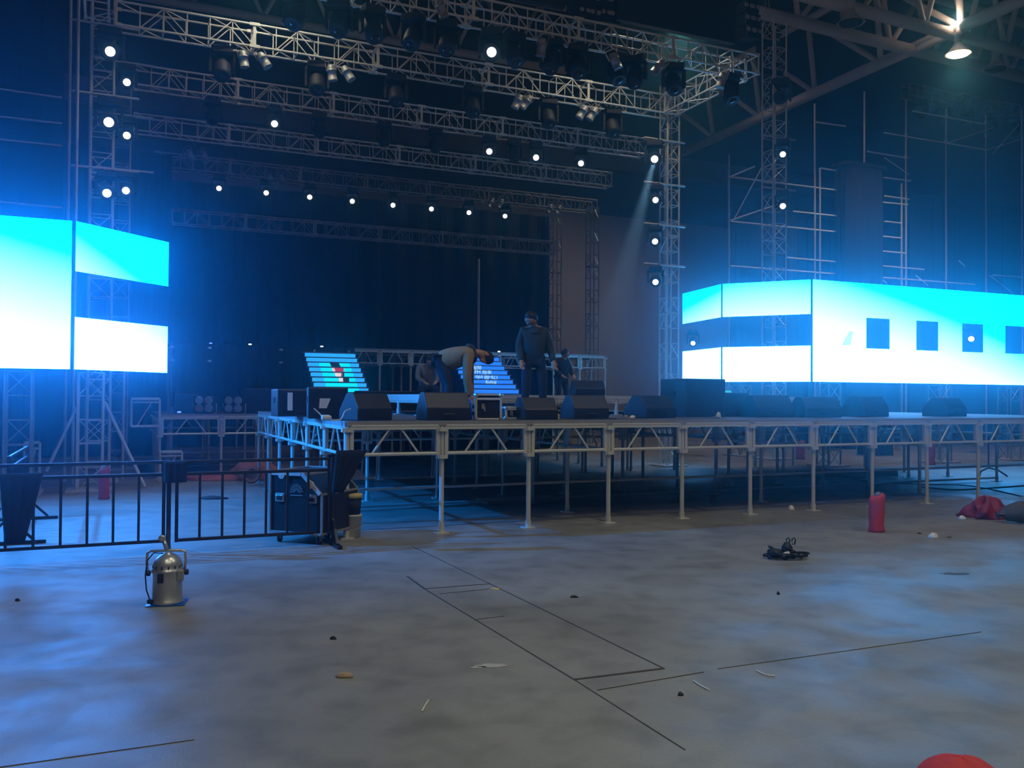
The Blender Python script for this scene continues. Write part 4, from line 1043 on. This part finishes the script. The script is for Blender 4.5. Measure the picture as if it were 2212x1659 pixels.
# stains: worn patches in the concrete
def patch(px, py, w_, d_, label, m, seed):
    rnd = random.Random(seed); c_ = at_z(px, py, .0025); n = 26
    mb = MB(); vs_ = [(cos(2*pi*i/n)*w_/2*(1+.35*rnd.uniform(-1, 1)), sin(2*pi*i/n)*d_/2*(1+.35*rnd.uniform(-1, 1)), 0) for i in range(n)]
    mb.add(vs_+[(x, y, -.002) for x, y, _ in vs_], [tuple(range(n))]+[(i, (i+1) % n, n+(i+1) % n, n+i) for i in range(n)]); o = mb.build('floor_stain', M[m], loc=c_, rz=.1)
    return tag(o, label, 'stain', 'marks on the floor')
patch(2063, 1239, .26, .10, 'dark bluish stain on the floor at right', 'concrete_dk', 1)
M['scuff'] = mat('pale scuff', (.42, .40, .36), .8, 0, .2, 40)
patch(1060, 1437, .22, .07, 'pale scuff on the floor left of the hatch end', 'scuff', 2); patch(1035, 1441, .10, .04, 'small pale scuff beside the larger pale scuff', 'scuff', 3)
# hatch joints, and one strip painting the deck's shadow edge
nj = [2]
def joint_shade_line(a, c_, w_=.014):
    p, q = at_z(*a, .001), at_z(*c_, .001); o = MB().beam((0, 0, 0), q-p, w_, .004).build('trim_%d' % nj[0], M['joint_shade_line'], loc=p); o['kind'] = 'structure'; nj[0] += 1
joint_shade_line((880, 1245), (917, 1272), .018); joint_shade_line((917, 1272), (1060, 1261), .014); joint_shade_line((917, 1272), (1240, 1468), .010); joint_shade_line((890, 1180), (1060, 1262), .008)
joint_shade_line((1060, 1262), (1434, 1444), .009); joint_shade_line((1240, 1468), (1434, 1444), .024); joint_shade_line((1240, 1468), (1480, 1620), .007); joint_shade_line((948, 1283), (1062, 1272), .007); joint_shade_line((1030, 1338), (1090, 1331), .006)
joint_shade_line((1290, 1491), (1520, 1452), .007); joint_shade_line((1550, 1445), (2120, 1365), .003); joint_shade_line((770, 1146), (2000, 1077), .03); joint_shade_line((-20, 1660), (420, 1598), .003)  # long strip before the stage is the deck's shadow edge, painted dark

# tarpaulin on left floor behind
for i, (px, py, dm, l) in enumerate(((548, 1036, (1.1, .7, .38), 'orange tarpaulin heap behind the right barrier'), (470, 1036, (1.5, .6, .14), 'flat orange tarpaulin edge spreading left of the heap'))):
    blob('tarpaulin', l, 'tarpaulin', at_z(px, py, 0), dm, 'orange', 20+i, rough=.3)
tag(MB().lathe([(.15, 0), (.17, .02), (.15, .05), (.11, .05), (.11, 0)], 20, R=Matrix.Rotation(radians(70), 3, 'X')).build('hose_reel', M['orange'], loc=at_z(560, 1044, 0)+V3((0, -.45, .2))), 'round orange hose coil leaning on the tarpaulin heap', 'hose')
# braces and frames under the left screen
def pipe(p, q, label, r=.03, cat='pipe', group='pipes under the left screen'):
    p, q = V3(p), V3(q); return tag(MB().bar((0, 0, 0), q-p, r, 8).build('brace_pipe', M['steel'], loc=p), label, cat, group)
pipe(on_v(226, 868, 7.3), V3((*on_v(313, 1024, 7.0).xy, .03)), 'long pale brace slanting down right under the left screen')
pipe(on_v(165, 880, 7.3), V3((*on_v(100, 1012, 7.0).xy, .35)), 'pale brace slanting down left under the left screen')
def gate(px0, px1, py0, py1, v, label):
    p = on_v(px0, py1, v); q = on_v(px1, py0, v); w_ = (uvz(q)[0]-uvz(p)[0]); h_ = q.z-p.z
    t_ = thing('frame_gate', label, 'frame', p, TH, 'loose frames at left'); mb = MB()
    mb.bar((0, 0, 0), (0, 0, h_), .025, 6); mb.bar((w_, 0, 0), (w_, 0, h_), .025, 6); mb.bar((0, 0, h_), (w_, 0, h_), .03, 6); mb.bar((0, 0, 0), (w_, 0, 0), .025, 6)
    mb.build('tube_frame', M['alu'], t_)
    mb = MB(); mb.bar((0, 0, h_*.88), (w_, 0, h_*.88), .02, 6); mb.bar((w_*.2, 0, 0), (w_*.7, 0, h_*.85), .014, 5); mb.build('cross_bar', M['alu'], t_)
    return t_
gate(345, 393, 976, 1046, 8.3, 'small silver frame standing left of the wing legs')
gate(283, 345, 862, 921, 8.7, 'silver frame panel leaning beside the left wing')
gate(52, 86, 956, 1060, 7.5, 'blue-lit frame behind the left barrier near the edge')
# odds under the stage on the right
cable([at_z(1990, 1052, .01), at_z(2060, 1058, .01), at_z(2130, 1055, .01), at_z(2230, 1048, .01)], .018, 'thick dark cable snaking along the floor at far right')
cable([at_z(1800, 1030, .01), at_z(1900, 1042, .01), at_z(2000, 1046, .01), at_z(2100, 1050, .01), at_z(2220, 1075, .01)], .012, 'thin dark cable crossing the blue-lit floor under the stage')
tag(MB().box((0, 0, .09), (2.2, .25, .12)).build('timber_beam', M['cardboard'], loc=at_z(1830, 1032, 0), rz=TH-.3), 'brown timber lying on the floor under the stage at right', 'timber')
rackb = rack(1890, 9.5, .75, 1.0, .7, TH, 'black equipment case far back under the right of the stage', z=0.0)
tag(MB().box((0, 0, .03), (1.3, .5, .05)).build('plastic_sheet', M['chrome'], loc=at_z(1120, 1083, 0), rz=TH), 'glossy white-lit sheet lying deep under the stage', 'sheet')
# right edge: cable ramp/stand
t = thing('stand_base', 'black curved stand base on the blue floor at the right edge', 'stand', at_z(2138, 1030, 0), 0)
MB().tube([(-.28, -.1, .02), (-.2, 0, .12), (0, .05, .2), (.2, 0, .14), (.33, -.12, .02)], .02, 6).build('base', M['rubber'], t); MB().bar((0, .05, .2), (0, .05, .9), .02, 6).build('pole', M['rubber'], t)

# ------------------------------------------------------------------ people
def skinmesh(name, verts, edges, radii, m, parent, root=0, sub=1):
    me = bpy.data.meshes.new(name); me.from_pydata([tuple(v) for v in verts], edges, []); me.materials.append(m)
    o = bpy.data.objects.new(name, me); COL.objects.link(o)
    if parent is not None: o.parent = parent
    sk = o.modifiers.new('skin', 'SKIN'); sk.use_smooth_shade = True
    for i, r in enumerate(radii):
        r = r if isinstance(r, tuple) else (r, r); me.skin_vertices[0].data[i].radius = r
        me.skin_vertices[0].data[i].use_root = (i == root)
    ss = o.modifiers.new('sub', 'SUBSURF'); ss.levels = sub; ss.render_levels = sub
    return o
def person(label, loc, rz, J, jacket, trousers, hairm='hair', bulk=1.0, collar=None):
    """J: joints in the figure's own frame (x right of the figure, y forward)"""
    t = thing('person', label, 'person', loc, rz); vs_, es, rs = [], [], []
    def add(p, r, par=None):
        vs_.append(V3(p)); rs.append(r); i = len(vs_)-1
        if par is not None: es.append((par, i))
        return i
    pel = add(J['pelvis'], .13); sp_ = add(V3(J['pelvis']).lerp(V3(J['chest']), .5), .125, pel); ch = add(J['chest'], .14, sp_); nk = add(J['neck'], .06, ch)
    hd = V3(J['head']); nd = (hd-V3(J['neck'])).normalized()
    h1 = add(hd-nd*.05, .075, nk); h2 = add(hd+nd*.03, .092, h1); h3 = add(hd+nd*.10, .07, h2)
    fw = V3(J['face']); fw = (fw-nd*fw.dot(nd)).normalized(); sd = nd.cross(fw).normalized()
    add(hd+fw*.105-nd*.01, .018, h2)                # nose
    for s in (-1, 1): add(hd+sd*s*.095-nd*.005, .018, h2)   # ears
    jk_v, jk_e, jk_r = [], [], []
    for s, k in ((-1, 'L'), (1, 'R')):
        sh = add(J['sh'+k], .062, ch); el = add(J['el'+k], .045, sh); wr = add(J['wr'+k], .030, el)
        d = V3(J.get('hd'+k, V3(J['wr'+k])-V3(J['el'+k]))).normalized(); _, a, b_ = frame_of(d); side = a if abs(a.x) > .3 or True else b_
        pm = add(V3(J['wr'+k])+d*.07, (.036, .022), wr)
        for f, (off, ln) in enumerate(((-.027, .062), (-.009, .074), (.009, .07), (.027, .055))):
            f1 = add(vs_[pm]+side*off+d*.03, .009, pm); f2 = add(vs_[f1]+d*ln*.5+b_*.006, .009, f1); add(vs_[f2]+d*ln*.4+b_*.02, .0075, f2)
        th_ = add(vs_[wr]+d*.03+side*-.034, .011, wr); add(vs_[th_]+d*.035+side*-.02+b_*.012, .009, th_)
        hp = add(J['hp'+k], .088, pel); kn = add(J['kn'+k], .058, hp); an = add(J['an'+k], .04, kn); add(V3(J['an'+k])+V3(J['ft']).normalized()*.15-V3((0, 0, .045)), .038, an)
    body = skinmesh('body', vs_, es, rs, M['skin'], t, 0, 1)
    # jacket
    jv = [V3(J['pelvis'])-(V3(J['chest'])-V3(J['pelvis'])).normalized()*.10, V3(J['pelvis']).lerp(V3(J['chest']), .5), J['chest'], V3(J['chest']).lerp(V3(J['neck']), .75)]
    je = [(0, 1), (1, 2), (2, 3)]; jr = [(.178*bulk, .15*bulk), (.175*bulk, .155*bulk), (.18*bulk, .15*bulk), .095*bulk]
    for k in 'LR':
        n0 = len(jv); jv += [J['sh'+k], V3(J['sh'+k]).lerp(V3(J['el'+k]), .55), J['el'+k], V3(J['el'+k]).lerp(V3(J['wr'+k]), .55), V3(J['wr'+k])]
        je += [(2, n0), (n0, n0+1), (n0+1, n0+2), (n0+2, n0+3), (n0+3, n0+4)]; jr += [.088, .074, .066, .055, .048]
    skinmesh('jacket', jv, je, jr, M[jacket], t, 2, 2)
    tv = [V3(J['pelvis'])-V3((0, 0, .03))]; te = []; trr = [(.13, .115)]
    for k in 'LR':
        n0 = len(tv); tv += [J['hp'+k], V3(J['hp'+k]).lerp(V3(J['kn'+k]), .5), J['kn'+k], V3(J['kn'+k]).lerp(V3(J['an'+k]), .6), V3(J['an'+k])+V3((0, 0, .03))]
        te += [(0, n0), (n0, n0+1), (n0+1, n0+2), (n0+2, n0+3), (n0+3, n0+4)]; trr += [.105, .092, .072, .062, .062]
    skinmesh('trousers', tv, te, trr, M[trousers], t, 0, 2)
    # hair: a cap over crown and back of the head
    mb = MB(); n = 16; k = 8
    for j in range(k+1):
        th = pi*.60*j/k
        for i in range(n):
            a = 2*pi*i/n; kk = 1+.05*sin(a*6+j)
            mb.v.append(tuple(hd + nd*.015 - fw*.014 + nd*cos(th)*.125*kk + (fw*cos(a)*(.098 if cos(a) < 0 else .082) + sd*sin(a)*.100)*sin(th)*kk))
    mb.f = [(j*n+i, j*n+(i+1) % n, (j+1)*n+(i+1) % n, (j+1)*n+i) for j in range(k) for i in range(n)]
    mb.build('hair', M[hairm], t, smooth=True)
    for k_ in 'LR':
        an = V3(J['an'+k_]); f_ = V3(J['ft']).normalized()
        skinmesh('shoe', [an-f_*.05-V3((0, 0, .03)), an+f_*.06-V3((0, 0, .035)), an+f_*.17-V3((0, 0, .045))], [(0, 1), (1, 2)], [.052, .055, .042], M['rubber'], t, 0, 1)
    if collar:
        cl = V3(J['chest']).lerp(V3(J['neck']), .62); cd = (V3(J['neck'])-V3(J['chest'])).normalized()
        skinmesh('jacket_yoke', [V3(J['chest']).lerp(V3(J['neck']), .15), cl, V3(J['neck'])], [(0, 1), (1, 2)], [(.188*bulk, .158*bulk), (.15*bulk, .14*bulk), (.09*bulk, .09*bulk)], M[collar], t, 0, 2)
    return t
# bending worker: faces picture right (+x), figure frame: x forward here
pB = P(u_at(958, 1.35, 1.4), 1.35, 1.40)
person('person in a beige jacket bent double, reaching down beside the small rack case', pB, TH*.3, dict(
    pelvis=(-.03, 0, .80), chest=(.29, -.02, .89), neck=(.47, -.03, .94), head=(.57, -.05, .87), face=(-.4, -.6, -.7), ft=(1, -.15, 0),
    shL=(.36, .17, .88), elL=(.38, .18, .60), wrL=(.40, .12, .34), hdL=(.1, -.05, -.9),
    shR=(.33, -.20, .88), elR=(.31, -.24, .58), wrR=(.34, -.20, .30), hdR=(.12, .05, -.9),
    hpL=(-.05, .10, .80), knL=(.05, .13, .46), anL=(-.03, .14, .09), hpR=(-.05, -.10, .80), knR=(.08, -.13, .46), anR=(.0, -.16, .09)), 'beige', 'navy', collar='darkgreen', bulk=1.16)
pS = P(u_at(1152, 1.7, 1.4), 1.7, 1.40)
person('person in a dark green jacket standing on the stage looking down', pS, .1, dict(
    pelvis=(0, 0, .90), chest=(.0, -.02, 1.21), neck=(-.01, -.05, 1.39), head=(-.06, -.13, 1.47), face=(-.75, -.6, -.45), ft=(-.3, -1, 0),
    shL=(-.17, -.02, 1.30), elL=(-.23, -.02, 1.06), wrL=(-.21, -.16, .84), shR=(.17, -.01, 1.30), elR=(.25, .0, 1.06), wrR=(.29, -.12, .84),
    hpL=(-.10, 0, .86), knL=(-.12, -.04, .48), anL=(-.14, 0, .09), hpR=(.10, 0, .86), knR=(.13, -.04, .48), anR=(.16, .02, .09)), 'darkgreen', 'navy', collar='darkgreen', bulk=1.06)
pC = P(u_at(920, 7.9, 1.8), 7.9, 1.40)
person('person in a grey shirt far back behind the bending worker', pC, .3, dict(
    pelvis=(0, 0, .48), chest=(.02, -.05, .80), neck=(.03, -.10, .97), head=(.05, -.18, 1.06), face=(.3, -.8, -.4), ft=(0, -1, 0),
    shL=(-.17, -.05, .92), elL=(-.22, -.20, .68), wrL=(-.10, -.36, .60), shR=(.18, -.05, .92), elR=(.24, -.22, .72), wrR=(.14, -.38, .62),
    hpL=(-.10, 0, .46), knL=(-.14, -.38, .48), anL=(-.14, -.34, .09), hpR=(.10, 0, .46), knR=(.14, -.38, .48), anR=(.14, -.34, .09)), 'grey', 'navy')
pD = P(u_at(1212, 9.2, 1.8), 9.2, 1.40)
person('person in dark clothes far back, right of the standing worker', pD, .6, dict(
    pelvis=(0, 0, .80), chest=(.0, -.04, 1.10), neck=(0, -.10, 1.28), head=(.0, -.16, 1.38), face=(.6, -.7, -.4), ft=(0, -1, 0),
    shL=(-.17, -.03, 1.22), elL=(-.23, -.08, .96), wrL=(-.16, -.26, .84), shR=(.17, -.03, 1.22), elR=(.24, -.08, .96), wrR=(.18, -.26, .84),
    hpL=(-.10, 0, .77), knL=(-.12, -.06, .44), anL=(-.13, .02, .09), hpR=(.10, 0, .77), knR=(.12, -.06, .44), anR=(.13, .02, .09)), 'navy', 'navy')
MBseat = thing('stool', 'small dark stool under the person in the grey shirt', 'stool', pC, .3)
MB().lathe([(.15, .33), (.16, .35), (.15, .37)], 16).build('seat', M['black'], MBseat)
for a in range(3): MB().bar((.05*cos(a*2.1), .05*sin(a*2.1), .33), (.16*cos(a*2.1), .16*sin(a*2.1), 0.01), .012, 6).build('leg', M['blackmetal'], MBseat)
